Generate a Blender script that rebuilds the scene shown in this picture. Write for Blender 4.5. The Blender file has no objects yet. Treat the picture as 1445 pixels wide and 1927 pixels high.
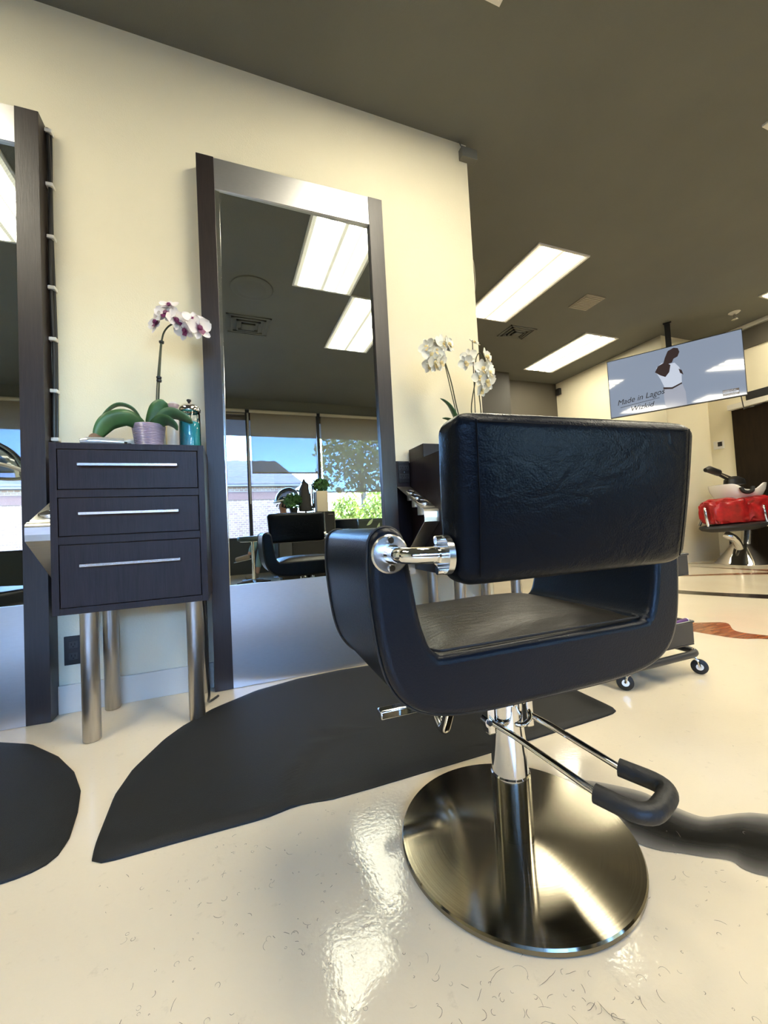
import bpy, bmesh, math, random
from mathutils import Vector, Matrix, noise
random.seed(7)
PI = math.pi
C = bpy.context.scene.collection
SC = bpy.context.scene

# ------------------------------------------------------------------ camera, sky, sun, exposure
cam_d = bpy.data.cameras.new('camera')
cam_d.sensor_fit = 'HORIZONTAL'
cam_d.sensor_width = 36.0
cam_d.lens = 745.0 / 1445.0 * 36.0
cam_d.clip_start = 0.02
cam_d.clip_end = 300
cam = bpy.data.objects.new('camera', cam_d)
C.objects.link(cam)
YA, PT, RL = math.radians(20.7), math.radians(2.1), math.radians(-3.03)
fwd = Vector((math.sin(YA)*math.cos(PT), math.cos(YA)*math.cos(PT), math.sin(PT)))
rgt = Vector((math.cos(YA), -math.sin(YA), 0))
upv = rgt.cross(fwd)
r2 = rgt*math.cos(RL) + upv*math.sin(RL)
u2 = upv*math.cos(RL) - rgt*math.sin(RL)
cam.matrix_world = Matrix(((r2.x, u2.x, -fwd.x, 0), (r2.y, u2.y, -fwd.y, 0), (r2.z, u2.z, -fwd.z, 0.82), (0, 0, 0, 1)))
SC.camera = cam

w = bpy.data.worlds.new('sky'); SC.world = w; w.use_nodes = True
nt = w.node_tree
bg = nt.nodes['Background']
sky = nt.nodes.new('ShaderNodeTexSky')
sky.sky_type = 'NISHITA'
sky.sun_disc = False
sky.sun_elevation = math.radians(38)
sky.sun_rotation = math.radians(-24)
sky.air_density = 1.0; sky.dust_density = 0.0; sky.ozone_density = 5.0; sky.altitude = 3500
nt.links.new(sky.outputs[0], bg.inputs[0])
bg.inputs[1].default_value = 4.8

sun_d = bpy.data.lights.new('sun', 'SUN'); sun_d.energy = 5.5; sun_d.angle = math.radians(0.6); sun_d.color = (1, .94, .84)
sun = bpy.data.objects.new('sun', sun_d); C.objects.link(sun)
sun.rotation_euler = Vector((0.45, -1.0, -0.95)).to_track_quat('-Z', 'Y').to_euler()

SC.view_settings.view_transform = 'Standard'
SC.view_settings.look = 'None'
SC.view_settings.exposure = 0.80
SC.view_settings.gamma = 1.0
SC.view_settings.use_curve_mapping = False
cy = SC.cycles
cy.max_bounces = 9; cy.diffuse_bounces = 4; cy.glossy_bounces = 6; cy.transmission_bounces = 8; cy.transparent_max_bounces = 16
cy.sample_clamp_indirect = 6.0
cy.caustics_reflective = False; cy.caustics_refractive = False
try:
    cy.use_denoising = True
except Exception:
    pass

LIGHT = 12.6      # radiance of the ceiling troffers

# ------------------------------------------------------------------ materials
def _mat(name):
    m = bpy.data.materials.new(name); m.use_nodes = True
    return m, m.node_tree, m.node_tree.nodes['Principled BSDF']

def P(name, col, rough=.5, metal=0, coat=0, coat_rough=.1, bump=0, bscale=40, var=0, vscale=6, stretch=None, spec=None, aniso=0, detail=3, emit=None, estr=0, alpha=None, trans=0, sheen=0):
    m, t, b = _mat(name)
    N = t.nodes; L = t.links
    b.inputs['Base Color'].default_value = (*col, 1)
    b.inputs['Roughness'].default_value = rough
    b.inputs['Metallic'].default_value = metal
    b.inputs['Coat Weight'].default_value = coat
    b.inputs['Coat Roughness'].default_value = coat_rough
    b.inputs['Anisotropic'].default_value = aniso
    b.inputs['Transmission Weight'].default_value = trans
    b.inputs['Sheen Weight'].default_value = sheen
    if spec is not None: b.inputs['Specular IOR Level'].default_value = spec
    if emit is not None:
        b.inputs['Emission Color'].default_value = (*emit, 1); b.inputs['Emission Strength'].default_value = estr
    if var or bump:
        tc = N.new('ShaderNodeTexCoord'); mp = N.new('ShaderNodeMapping')
        L.new(tc.outputs['Object'], mp.inputs[0])
        if stretch: mp.inputs['Scale'].default_value = stretch
    if var:
        n = N.new('ShaderNodeTexNoise'); n.inputs['Scale'].default_value = vscale; n.inputs['Detail'].default_value = detail
        L.new(mp.outputs[0], n.inputs['Vector'])
        r = N.new('ShaderNodeValToRGB')
        r.color_ramp.elements[0].position = .3; r.color_ramp.elements[1].position = .7
        r.color_ramp.elements[0].color = (*[c*(1-var) for c in col], 1)
        r.color_ramp.elements[1].color = (*[min(1, c*(1+var)) for c in col], 1)
        L.new(n.outputs[0], r.inputs[0]); L.new(r.outputs[0], b.inputs['Base Color'])
    if bump:
        n = N.new('ShaderNodeTexNoise'); n.inputs['Scale'].default_value = bscale; n.inputs['Detail'].default_value = detail
        L.new(mp.outputs[0], n.inputs['Vector'])
        bp = N.new('ShaderNodeBump'); bp.inputs['Strength'].default_value = bump; bp.inputs['Distance'].default_value = .01
        L.new(n.outputs[0], bp.inputs['Height']); L.new(bp.outputs[0], b.inputs['Normal'])
    return m

M = {}
M['wall'] = P('cream_wall_paint', (.80, .735, .55), .75, bump=.12, bscale=160, var=.02, vscale=2)
M['ceiling'] = P('dark_ceiling_paint', (.132, .134, .116), .8, bump=.15, bscale=120, var=.05, vscale=1.5)
M['darkwall'] = P('dark_brown_wall_paint', (.085, .075, .055), .7, bump=.1, bscale=120)
M['teal_dark'] = P('dark_low_wall_paint', (.02, .026, .03), .6)
M['white_trim'] = P('white_trim_paint', (.74, .71, .63), .5)
M['wood'] = P('espresso_wood_laminate', (.014, .008, .0095), .42, spec=.36, var=.35, vscale=9, stretch=(14, 14, .9), bump=.06, bscale=14)
M['frame_wood'] = P('satin_espresso_frame', (.016, .010, .009), .40, spec=.6, var=.3, vscale=9, stretch=(14, 14, .9), bump=.05, bscale=14)
M['wood_dark'] = P('espresso_wood_gap', (.006, .004, .004), .6)
M['brownpanel'] = P('brown_closet_panel', (.014, .008, .003), .6, spec=.2, var=.3, vscale=5, stretch=(8, 8, .8))
M['steel'] = P('brushed_steel', (.62, .60, .56), .30, 1, aniso=.6, var=.06, vscale=12, stretch=(.6, 20, 20), bump=.02, bscale=60)
M['shelf_steel'] = P('shelf_steel', (.70, .68, .63), .28, 1, var=.05, vscale=14, stretch=(1, 14, 14))
M['steel_panel'] = P('brushed_steel_panel', (.62, .615, .61), .36, 1, var=.03, vscale=30, stretch=(1, 1, 12))
M['steel_leg'] = P('satin_steel_leg', (.46, .44, .41), .36, 1, var=.08, vscale=14, stretch=(8, 8, .6))
M['chrome'] = P('polished_chrome', (.83, .82, .80), .05, 1)
M['chrome_satin'] = P('satin_chrome', (.70, .69, .66), .24, 1)
M['mirror'] = P('mirror_glass', (.70, .745, .73), 0.0, 1)
M['glass_edge'] = P('mirror_glass_edge', (.8, .82, .78), .15, 1)
M['black_plastic'] = P('black_plastic', (.012, .012, .013), .35)
M['black_rubber'] = P('black_rubber', (.012, .012, .012), .55, bump=.15, bscale=90)
M['thread'] = P('dark_seam_thread', (.003, .003, .004), .7, spec=.08)
M['grip'] = P('black_rubber_grip', (.014, .014, .014), .5, bump=.3, bscale=45, stretch=(1, 1, 1))
M['white_plastic'] = P('white_plastic', (.75, .73, .68), .35)
M['porcelain'] = P('white_porcelain', (.82, .80, .76), .12, coat=.5)
M['mat'] = P('black_anti_fatigue_mat', (.0075, .0075, .0066), .62, spec=.4, bump=.22, bscale=420, var=.15, vscale=4)
M['leaf'] = P('orchid_leaf_green', (.045, .12, .04), .38, var=.35, vscale=9)
M['leaf_pale'] = P('orchid_leaf_pale', (.10, .19, .09), .4, var=.3, vscale=9)
M['leaf_brown'] = P('withered_leaf_tip', (.20, .10, .045), .6, var=.3, vscale=20)
M['stem'] = P('orchid_stem_dark', (.05, .055, .025), .5, var=.3, vscale=30)
M['petal'] = P('white_orchid_petal', (.80, .79, .70), .5, var=.04, vscale=30)
M['petal_mag'] = P('magenta_orchid_throat', (.16, .015, .09), .5, var=.3, vscale=40)
M['petal_yel'] = P('yellow_orchid_throat', (.72, .58, .28), .5)
M['pot'] = P('lilac_ribbed_ceramic', (.40, .32, .42), .28, coat=.4)
M['soil'] = P('bark_potting_mix', (.06, .035, .02), .9, bump=.6, bscale=60)
M['bottle'] = P('white_bottle_plastic', (.72, .71, .70), .3)
M['cart'] = P('black_cart_metal', (.016, .017, .02), .42, coat=.2)
M['purple'] = P('purple_tube', (.09, .02, .14), .4)
M['red'] = P('red_crinkled_bag', (.36, .010, .012), .34, bump=.9, bscale=16, var=.4, vscale=10)
M['stucco'] = P('outside_fascia_paint', (.28, .20, .17), .8)
M['asphalt'] = P('parking_asphalt', (.12, .12, .125), .9, var=.2, vscale=3)
M['skin'] = P('skin_tone', (.38, .20, .13), .5)
M['skin_dark'] = P('dark_skin_print', (.045, .028, .025), .5)
M['jeans'] = P('teal_jeans', (.16, .28, .30), .8, bump=.2, bscale=200)
M['redshirt'] = P('maroon_knit', (.20, .02, .025), .8, bump=.2, bscale=120)
M['shoe'] = P('tan_canvas_shoe', (.20, .165, .125), .8, bump=.2, bscale=150)
M['sole'] = P('pale_shoe_sole', (.34, .32, .28), .6)
M['hair'] = P('dark_hair', (.008, .007, .008), .38, bump=.8, bscale=20, stretch=(14, 14, 1))
M['hairbit'] = P('hair_clippings', (.11, .09, .07), .7)
M['greenplant'] = P('bushy_plant_leaf', (.06, .16, .05), .5, var=.5, vscale=20)
M['vase'] = P('beige_square_vase', (.56, .49, .38), .5)
M['sofa'] = P('dark_green_cushion', (.018, .030, .024), .6)
M['leafprint'] = P('pale_leaf_print', (.40, .50, .30), .7)
M['shadebar'] = P('shade_hem_bar', (.30, .26, .19), .5)
M['shaderoll'] = P('shade_roll_fabric', (.52, .46, .36), .7)
M['ink'] = P('black_ink', (.004, .004, .006), .4, spec=.3)
M['leather'] = P('black_leather', (.003, .006, .012), .30, bump=.12, bscale=260, detail=5, spec=.26)

def leather_creased(name, col, rough, s1, st, spec):
    m, t, b = _mat(name); N = t.nodes; L = t.links
    b.inputs['Base Color'].default_value = (*col, 1); b.inputs['Roughness'].default_value = rough
    b.inputs['Specular IOR Level'].default_value = spec
    tc = N.new('ShaderNodeTexCoord')
    mp = N.new('ShaderNodeMapping'); mp.inputs['Scale'].default_value = st; L.new(tc.outputs['Object'], mp.inputs[0])
    a = N.new('ShaderNodeTexNoise'); a.inputs['Scale'].default_value = s1; a.inputs['Detail'].default_value = 6; a.inputs['Distortion'].default_value = 1.2
    L.new(mp.outputs[0], a.inputs['Vector'])
    c = N.new('ShaderNodeTexNoise'); c.inputs['Scale'].default_value = 280; c.inputs['Detail'].default_value = 3
    L.new(tc.outputs['Object'], c.inputs['Vector'])
    ad = N.new('ShaderNodeMath'); ad.operation = 'MULTIPLY_ADD'; ad.inputs[1].default_value = .25
    L.new(c.outputs[0], ad.inputs[0]); L.new(a.outputs[0], ad.inputs[2])
    bp = N.new('ShaderNodeBump'); bp.inputs['Strength'].default_value = .22; bp.inputs['Distance'].default_value = .012
    L.new(ad.outputs[0], bp.inputs['Height']); L.new(bp.outputs[0], b.inputs['Normal'])
    return m
M['leather_back'] = leather_creased('creased_black_leather', (.0045, .006, .009), .27, 13, (1, 1, 1.8), .075)
M['leather_seat'] = leather_creased('warm_sheen_seat_leather', (.016, .013, .009), .40, 10, (1, 3.5, 1), .35)  # brownish sheen of the black seat is mixed into this base colour

def make_floor_mat():
    m, t, b = _mat('poured_epoxy_floor'); N = t.nodes; L = t.links
    tc = N.new('ShaderNodeTexCoord')
    n = N.new('ShaderNodeTexNoise'); n.inputs['Scale'].default_value = .9; n.inputs['Detail'].default_value = 5; n.inputs['Distortion'].default_value = .6
    L.new(tc.outputs['Object'], n.inputs['Vector'])
    r = N.new('ShaderNodeValToRGB'); r.color_ramp.elements[0].position = .32; r.color_ramp.elements[1].position = .68
    r.color_ramp.elements[0].color = (.735, .635, .465, 1); r.color_ramp.elements[1].color = (.83, .73, .55, 1)
    L.new(n.outputs[0], r.inputs[0])
    # scuffs
    n2 = N.new('ShaderNodeTexNoise'); n2.inputs['Scale'].default_value = 26; n2.inputs['Detail'].default_value = 7; n2.inputs['Roughness'].default_value = .7
    L.new(tc.outputs['Object'], n2.inputs['Vector'])
    r2_ = N.new('ShaderNodeValToRGB'); r2_.color_ramp.elements[0].position = .27; r2_.color_ramp.elements[1].position = .40
    r2_.color_ramp.elements[0].color = (.72, .70, .66, 1); r2_.color_ramp.elements[1].color = (1, 1, 1, 1)
    L.new(n2.outputs[0], r2_.inputs[0])
    mx = N.new('ShaderNodeMix'); mx.data_type = 'RGBA'; mx.blend_type = 'MULTIPLY'; mx.inputs[0].default_value = .5
    L.new(r.outputs[0], mx.inputs[6]); L.new(r2_.outputs[0], mx.inputs[7]); L.new(mx.outputs[2], b.inputs['Base Color'])
    b.inputs['Roughness'].default_value = .035
    b.inputs['Specular IOR Level'].default_value = .5
    n3 = N.new('ShaderNodeTexNoise'); n3.inputs['Scale'].default_value = 95; n3.inputs['Detail'].default_value = 3
    L.new(tc.outputs['Object'], n3.inputs['Vector'])
    n4 = N.new('ShaderNodeTexNoise'); n4.inputs['Scale'].default_value = 3; L.new(tc.outputs['Object'], n4.inputs['Vector'])
    mu = N.new('ShaderNodeMath'); mu.operation = 'MULTIPLY'; L.new(n3.outputs[0], mu.inputs[0]); L.new(n4.outputs[0], mu.inputs[1])
    bp = N.new('ShaderNodeBump'); bp.inputs['Strength'].default_value = .11; bp.inputs['Distance'].default_value = .006
    L.new(mu.outputs[0], bp.inputs['Height']); L.new(bp.outputs[0], b.inputs['Normal'])
    return m
M['floor'] = make_floor_mat()

def streak_mat(name, col, col2, scale):
    m, t, b = _mat(name); N = t.nodes; L = t.links
    tc = N.new('ShaderNodeTexCoord'); mp = N.new('ShaderNodeMapping'); mp.inputs['Rotation'].default_value = (0, 0, math.radians(-30)); mp.inputs['Scale'].default_value = (2, 14, 1)
    L.new(tc.outputs['Object'], mp.inputs[0])
    n = N.new('ShaderNodeTexNoise'); n.inputs['Scale'].default_value = scale; n.inputs['Detail'].default_value = 4; L.new(mp.outputs[0], n.inputs['Vector'])
    r = N.new('ShaderNodeValToRGB'); r.color_ramp.elements[0].position = .42; r.color_ramp.elements[1].position = .72
    r.color_ramp.elements[0].color = (*col, 1); r.color_ramp.elements[1].color = (*col2, 1)
    L.new(n.outputs[0], r.inputs[0]); L.new(r.outputs[0], b.inputs['Base Color'])
    b.inputs['Roughness'].default_value = .16
    return m
M['streak_black'] = streak_mat('black_poured_streak', (.010, .0095, .009), (.028, .026, .023), .8)
M['streak_grey'] = streak_mat('grey_poured_streak', (.10, .095, .085), (.22, .205, .18), 1.6)
M['streak_orange'] = streak_mat('orange_poured_streak', (.22, .055, .012), (.40, .17, .07), 2.5)

def base_plate_mat():
    m, t, b = _mat('spun_steel_plate'); N = t.nodes; L = t.links
    b.inputs['Metallic'].default_value = 1; b.inputs['Roughness'].default_value = .13
    b.inputs['Anisotropic'].default_value = .85; b.inputs['Anisotropic Rotation'].default_value = .25
    tg = N.new('ShaderNodeTangent'); tg.direction_type = 'RADIAL'; tg.axis = 'Z'
    L.new(tg.outputs[0], b.inputs['Tangent'])
    tc = N.new('ShaderNodeTexCoord')
    sx = N.new('ShaderNodeVectorMath'); sx.operation = 'LENGTH'; L.new(tc.outputs['Object'], sx.inputs[0])
    n = N.new('ShaderNodeTexNoise'); n.noise_dimensions = '1D'; n.inputs['Scale'].default_value = 260; n.inputs['Detail'].default_value = 4
    L.new(sx.outputs['Value'], n.inputs['W'])
    r = N.new('ShaderNodeValToRGB')
    r.color_ramp.elements[0].color = (.22, .20, .15, 1); r.color_ramp.elements[1].color = (.36, .33, .255, 1)
    L.new(n.outputs[0], r.inputs[0]); L.new(r.outputs[0], b.inputs['Base Color'])
    return m
M['plate'] = base_plate_mat()

def lens_mat():
    # prismatic lens over two pairs of fluorescent tubes: brighter along the tubes
    m, t, b = _mat('troffer_lens'); N = t.nodes; L = t.links
    tc = N.new('ShaderNodeTexCoord'); sp = N.new('ShaderNodeSeparateXYZ'); L.new(tc.outputs['Generated'], sp.inputs[0])
    def tube(c, wd):
        s = N.new('ShaderNodeMath'); s.operation = 'SUBTRACT'; s.inputs[1].default_value = c; L.new(sp.outputs[0], s.inputs[0])
        a = N.new('ShaderNodeMath'); a.operation = 'ABSOLUTE'; L.new(s.outputs[0], a.inputs[0])
        mr = N.new('ShaderNodeMapRange'); mr.interpolation_type = 'SMOOTHSTEP'; mr.inputs[1].default_value = 0; mr.inputs[2].default_value = wd
        mr.inputs[3].default_value = 1; mr.inputs[4].default_value = 0; L.new(a.outputs[0], mr.inputs[0]); return mr.outputs[0]
    tot = None
    for c in (.16, .36, .62, .84):
        o = tube(c, .115)
        if tot is None: tot = o
        else:
            ad = N.new('ShaderNodeMath'); ad.operation = 'ADD'; L.new(tot, ad.inputs[0]); L.new(o, ad.inputs[1]); tot = ad.outputs[0]
    ck = N.new('ShaderNodeTexChecker'); ck.inputs['Scale'].default_value = 60
    mpp = N.new('ShaderNodeMapping'); mpp.inputs['Scale'].default_value = (1, 2, 0); L.new(tc.outputs['Generated'], mpp.inputs[0]); L.new(mpp.outputs[0], ck.inputs[0])
    mr = N.new('ShaderNodeMapRange'); mr.inputs[3].default_value = .035; mr.inputs[4].default_value = 2.1; L.new(tot, mr.inputs[0])
    mr2 = N.new('ShaderNodeMapRange'); mr2.inputs[3].default_value = .7; mr2.inputs[4].default_value = 1.1; L.new(ck.outputs['Fac'], mr2.inputs[0])
    mu = N.new('ShaderNodeMath'); mu.operation = 'MULTIPLY'; L.new(mr.outputs[0], mu.inputs[0]); L.new(mr2.outputs[0], mu.inputs[1])
    mu2 = N.new('ShaderNodeMath'); mu2.operation = 'MULTIPLY'; mu2.inputs[1].default_value = LIGHT; L.new(mu.outputs[0], mu2.inputs[0])
    b.inputs['Base Color'].default_value = (.8, .8, .7, 1)
    b.inputs['Emission Color'].default_value = (1, .92, .72, 1)
    L.new(mu2.outputs[0], b.inputs['Emission Strength'])
    return m
M['lens'] = lens_mat()

def pane_mat(name, tint, gloss):
    m = bpy.data.materials.new(name); m.use_nodes = True; t = m.node_tree; N = t.nodes; L = t.links
    N.remove(N['Principled BSDF']); out = N['Material Output']
    tr = N.new('ShaderNodeBsdfTransparent'); tr.inputs[0].default_value = (*tint, 1)
    gl = N.new('ShaderNodeBsdfGlossy'); gl.inputs['Roughness'].default_value = .01
    fr = N.new('ShaderNodeFresnel'); fr.inputs[0].default_value = 1.45
    mul = N.new('ShaderNodeMath'); mul.operation = 'MULTIPLY'; mul.inputs[1].default_value = gloss; L.new(fr.outputs[0], mul.inputs[0])
    mx = N.new('ShaderNodeMixShader'); L.new(mul.outputs[0], mx.inputs[0]); L.new(tr.outputs[0], mx.inputs[1]); L.new(gl.outputs[0], mx.inputs[2]); L.new(mx.outputs[0], out.inputs[0])
    return m
M['pane'] = pane_mat('window_glass', (.93, .96, .95), .8)
M['jar_glass'] = pane_mat('clear_jar_glass', (.93, .96, .96), 1.2)
M['hood'] = pane_mat('smoked_dryer_hood', (.45, .55, .60), 2.0)
M['blue_liquid'] = P('blue_disinfectant', (.05, .45, .50), .12)

def shade_mat():
    m = bpy.data.materials.new('solar_screen_fabric'); m.use_nodes = True; t = m.node_tree; N = t.nodes; L = t.links
    N.remove(N['Principled BSDF']); out = N['Material Output']
    tr = N.new('ShaderNodeBsdfTransparent'); tr.inputs[0].default_value = (.12, .16, .21, 1)
    df = N.new('ShaderNodeBsdfDiffuse'); df.inputs[0].default_value = (.40, .34, .25, 1)
    tl = N.new('ShaderNodeBsdfTranslucent'); tl.inputs[0].default_value = (.20, .17, .13, 1)
    a = N.new('ShaderNodeMixShader'); a.inputs[0].default_value = .25; L.new(df.outputs[0], a.inputs[1]); L.new(tl.outputs[0], a.inputs[2])
    tc = N.new('ShaderNodeTexCoord'); nz = N.new('ShaderNodeTexNoise'); nz.inputs['Scale'].default_value = 60
    mp = N.new('ShaderNodeMapping'); mp.inputs['Scale'].default_value = (4, 1, .3); L.new(tc.outputs['Object'], mp.inputs[0]); L.new(mp.outputs[0], nz.inputs['Vector'])
    mr = N.new('ShaderNodeMapRange'); mr.inputs[3].default_value = .70; mr.inputs[4].default_value = .84; L.new(nz.outputs[0], mr.inputs[0])
    mx = N.new('ShaderNodeMixShader'); L.new(mr.outputs[0], mx.inputs[0]); L.new(tr.outputs[0], mx.inputs[1]); L.new(a.outputs[0], mx.inputs[2]); L.new(mx.outputs[0], out.inputs[0])
    return m
M['shade'] = shade_mat()

def brick_mat():
    m, t, b = _mat('outside_brick'); N = t.nodes; L = t.links
    tc = N.new('ShaderNodeTexCoord'); mp = N.new('ShaderNodeMapping'); mp.inputs['Rotation'].default_value = (PI/2, 0, 0)
    L.new(tc.outputs['Object'], mp.inputs[0])
    k = N.new('ShaderNodeTexBrick'); k.inputs['Scale'].default_value = 2.6; k.inputs['Mortar Size'].default_value = .02
    k.inputs['Color1'].default_value = (.15, .080, .06, 1); k.inputs['Color2'].default_value = (.19, .115, .085, 1); k.inputs['Mortar'].default_value = (.27, .25, .24, 1)
    L.new(mp.outputs[0], k.inputs[0]); L.new(k.outputs[0], b.inputs['Base Color']); b.inputs['Roughness'].default_value = .9
    return m
M['brick'] = brick_mat()
M['rooftile'] = P('mauve_roof_tile', (.075, .050, .066), .6, var=.15, vscale=8)
M['tree_leaf'] = P('autumn_tree_leaf', (.60, .47, .13), .6, var=.6, vscale=3)
M['bush_leaf'] = P('yellow_green_bush_leaf', (.40, .42, .07), .6, var=.6, vscale=4)
M['bark'] = P('tree_bark', (.10, .07, .05), .9, bump=.5, bscale=20)
M['screen'] = P('television_picture', (.02, .025, .03), .06, emit=(.30, .36, .47), estr=.48, coat=.6, coat_rough=.03)
M['scr_white'] = P('picture_white', (.02, .02, .02), .1, emit=(.62, .68, .80), estr=.52)
M['scr_grey'] = P('picture_grey', (.02, .02, .02), .1, emit=(.42, .45, .54), estr=.48)
M['scr_dark'] = P('picture_dark', (.012, .009, .009), .12, emit=(.02, .013, .013), estr=1)

# ------------------------------------------------------------------ mesh helpers
def new(): return bmesh.new()

def add_box(bm, x0, x1, y0, y1, z0, z1):
    v = [bm.verts.new(p) for p in ((x0,y0,z0),(x1,y0,z0),(x1,y1,z0),(x0,y1,z0),(x0,y0,z1),(x1,y0,z1),(x1,y1,z1),(x0,y1,z1))]
    for f in ((0,3,2,1),(4,5,6,7),(0,1,5,4),(1,2,6,5),(2,3,7,6),(3,0,4,7)): bm.faces.new([v[i] for i in f])
    return v

def add_tube(bm, pts, r, seg=12, closed=False, cap=True):
    pts = [Vector(p) for p in pts]; n = len(pts)
    rs = r if isinstance(r, (list, tuple)) else [r]*n
    rings = []
    prev = None
    for i, p in enumerate(pts):
        if closed: d = pts[(i+1) % n] - pts[i-1]
        else: d = (pts[min(i+1, n-1)] - pts[max(i-1, 0)])
        d.normalize()
        if prev is None:
            a = Vector((0,0,1)) if abs(d.z) < .9 else Vector((1,0,0))
            u = d.cross(a).normalized()
        else:
            u = (prev - d*prev.dot(d))
            u = u.normalized() if u.length > 1e-6 else d.orthogonal().normalized()
        prev = u; v = d.cross(u)
        rings.append([bm.verts.new(p + (u*math.cos(2*PI*k/seg) + v*math.sin(2*PI*k/seg))*rs[i]) for k in range(seg)])
    m = n if closed else n-1
    for i in range(m):
        a, b = rings[i], rings[(i+1) % n]
        for k in range(seg): bm.faces.new((a[k], a[(k+1) % seg], b[(k+1) % seg], b[k]))
    if cap and not closed:
        bm.faces.new(rings[0][::-1]); bm.faces.new(rings[-1])

def add_cyl(bm, p0, p1, r, seg=24): add_tube(bm, [p0, p1], r, seg)

def add_lathe(bm, prof, cx=0, cy=0, seg=40, ring=None):
    # prof: list of (r, z)
    rings = []
    for r, z in prof:
        if r < 1e-6: rings.append([bm.verts.new((cx, cy, z))])
        else: rings.append([bm.verts.new((cx + r*math.cos(2*PI*k/seg), cy + r*math.sin(2*PI*k/seg), z)) for k in range(seg)])
    for a, b in zip(rings[:-1], rings[1:]):
        if len(a) == 1 and len(b) == 1: continue
        for k in range(seg):
            k2 = (k+1) % seg
            if len(a) == 1: bm.faces.new((a[0], b[k2], b[k]))
            elif len(b) == 1: bm.faces.new((a[k], a[k2], b[0]))
            else: bm.faces.new((a[k], a[k2], b[k2], b[k]))

def add_prism(bm, poly, axis, a, b):
    # poly: 2-D outline; axis: extrusion axis 'x','y','z'
    def pt(p, t):
        return {'x': (t, p[0], p[1]), 'y': (p[0], t, p[1]), 'z': (p[0], p[1], t)}[axis]
    A = [bm.verts.new(pt(p, a)) for p in poly]; B = [bm.verts.new(pt(p, b)) for p in poly]
    n = len(poly)
    bm.faces.new(A); bm.faces.new(B[::-1])
    for i in range(n): bm.faces.new((A[i], B[i], B[(i+1) % n], A[(i+1) % n]))

def smooth_path(pts, n=8):
    # Catmull-Rom
    P_ = [Vector(p) for p in pts]; out = []
    for i in range(len(P_)-1):
        p0 = P_[max(i-1, 0)]; p1 = P_[i]; p2 = P_[i+1]; p3 = P_[min(i+2, len(P_)-1)]
        for k in range(n):
            t = k/n
            out.append(.5*((2*p1) + (p2-p0)*t + (2*p0-5*p1+4*p2-p3)*t*t + (3*p1-p0-3*p2+p3)*t**3))
    out.append(P_[-1]); return out

def round_path(pts, r, n=5):
    # polyline with filleted corners
    P_ = [Vector(p) for p in pts]; out = [P_[0]]
    for i in range(1, len(P_)-1):
        a = (P_[i-1]-P_[i]); b = (P_[i+1]-P_[i]); rr = min(r, a.length*.49, b.length*.49)
        p0 = P_[i] + a.normalized()*rr; p2 = P_[i] + b.normalized()*rr
        for k in range(n+1):
            t = k/n; out.append(p0*(1-t)**2 + P_[i]*2*t*(1-t) + p2*t*t)
    out.append(P_[-1]); return out

def obj(name, bm, mat, parent=None, bevel=0, seg=3, smooth=True, angle=40, local=False):
    """one mesh object; vertices given in world coordinates unless local=True or the parent is turned"""
    bmesh.ops.recalc_face_normals(bm, faces=bm.faces)
    me = bpy.data.meshes.new(name); bm.to_mesh(me); bm.free()
    o = bpy.data.objects.new(name, me); C.objects.link(o)
    if mat is not None: me.materials.append(M[mat] if isinstance(mat, str) else mat)
    if smooth:
        for p in me.polygons: p.use_smooth = True
        try: me.set_sharp_from_angle(angle=math.radians(angle))
        except Exception: pass
    if bevel:
        md = o.modifiers.new('bevel', 'BEVEL'); md.width = bevel; md.segments = seg; md.limit_method = 'ANGLE'; md.angle_limit = math.radians(45)
        md.harden_normals = False
    if parent is not None:
        o.parent = parent
        if not local:
            off = Vector((0,0,0)); q = parent
            while q is not None: off += q.location; q = q.parent
            for v in me.vertices: v.co -= off
    return o

def tag(o, label=None, cat=None, group=None, kind=None):
    if label: o['label'] = label
    if cat: o['category'] = cat
    if group: o['group'] = group
    if kind: o['kind'] = kind
    return o

def thing(name, label, cat, loc=(0,0,0), rz=0, group=None):
    o = bpy.data.objects.new(name, None); C.objects.link(o)
    o.location = loc; o.rotation_euler = (0,0,rz); o.empty_display_size = .1
    return tag(o, label, cat, group)

def struct(name, bm, mat, parent=None, **k):
    o = obj(name, bm, mat, parent, **k)
    if parent is None: o['kind'] = 'structure'
    return o

def dup(root, loc, rz, label, group=None):
    def cp(o, par):
        c = o.copy(); C.objects.link(c)
        if par is not None: c.parent = par
        for ch in o.children: cp(ch, c)
        return c
    r = cp(root, None)
    r.location = loc; r.rotation_euler = (0,0,rz); r['label'] = label
    if group: r['group'] = group
    return r

def boxobj(name, mat, parent, *b, bevel=0, **k):
    bm = new(); add_box(bm, *b); return obj(name, bm, mat, parent, bevel=bevel, **k)

ZC = 3.609
# ------------------------------------------------------------------ room shell
bm = new(); add_box(bm, -5.1, 8.5, -4.06, 6.5, -.1, 0); floor = struct('floor', bm, 'floor')
bm = new(); add_box(bm, -5.1, 8.5, -4.06, 6.5, ZC, ZC+.25); struct('ceiling', bm, 'ceiling')
bm = new(); add_box(bm, -5.0, 1.705, 2.39, 2.51, 0, ZC); struct('wall_front', bm, 'wall', smooth=False)
bm = new(); add_box(bm, -5.1, 6.5, 6.36, 6.5, 0, ZC); struct('wall_back', bm, 'darkwall', smooth=False)
bm = new(); add_box(bm, 3.6, 4.96, 6.05, 6.359, 0, ZC-.001); struct('trim_1', bm, P('recess_paint', (.05, .047, .038), .7), smooth=False)
bm = new(); add_box(bm, -5.1, -5.0, -4.06, 6.36, 0, ZC); struct('wall_left', bm, 'wall', smooth=False)
wr = struct('wall_right', (lambda b: (add_box(b, 6.4, 8.5, 4.17, 6.36, 0, ZC), add_box(b, 7.42, 8.5, -4.06, 4.17, 0, ZC), b)[2])(new()), 'wall', smooth=False)
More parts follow.
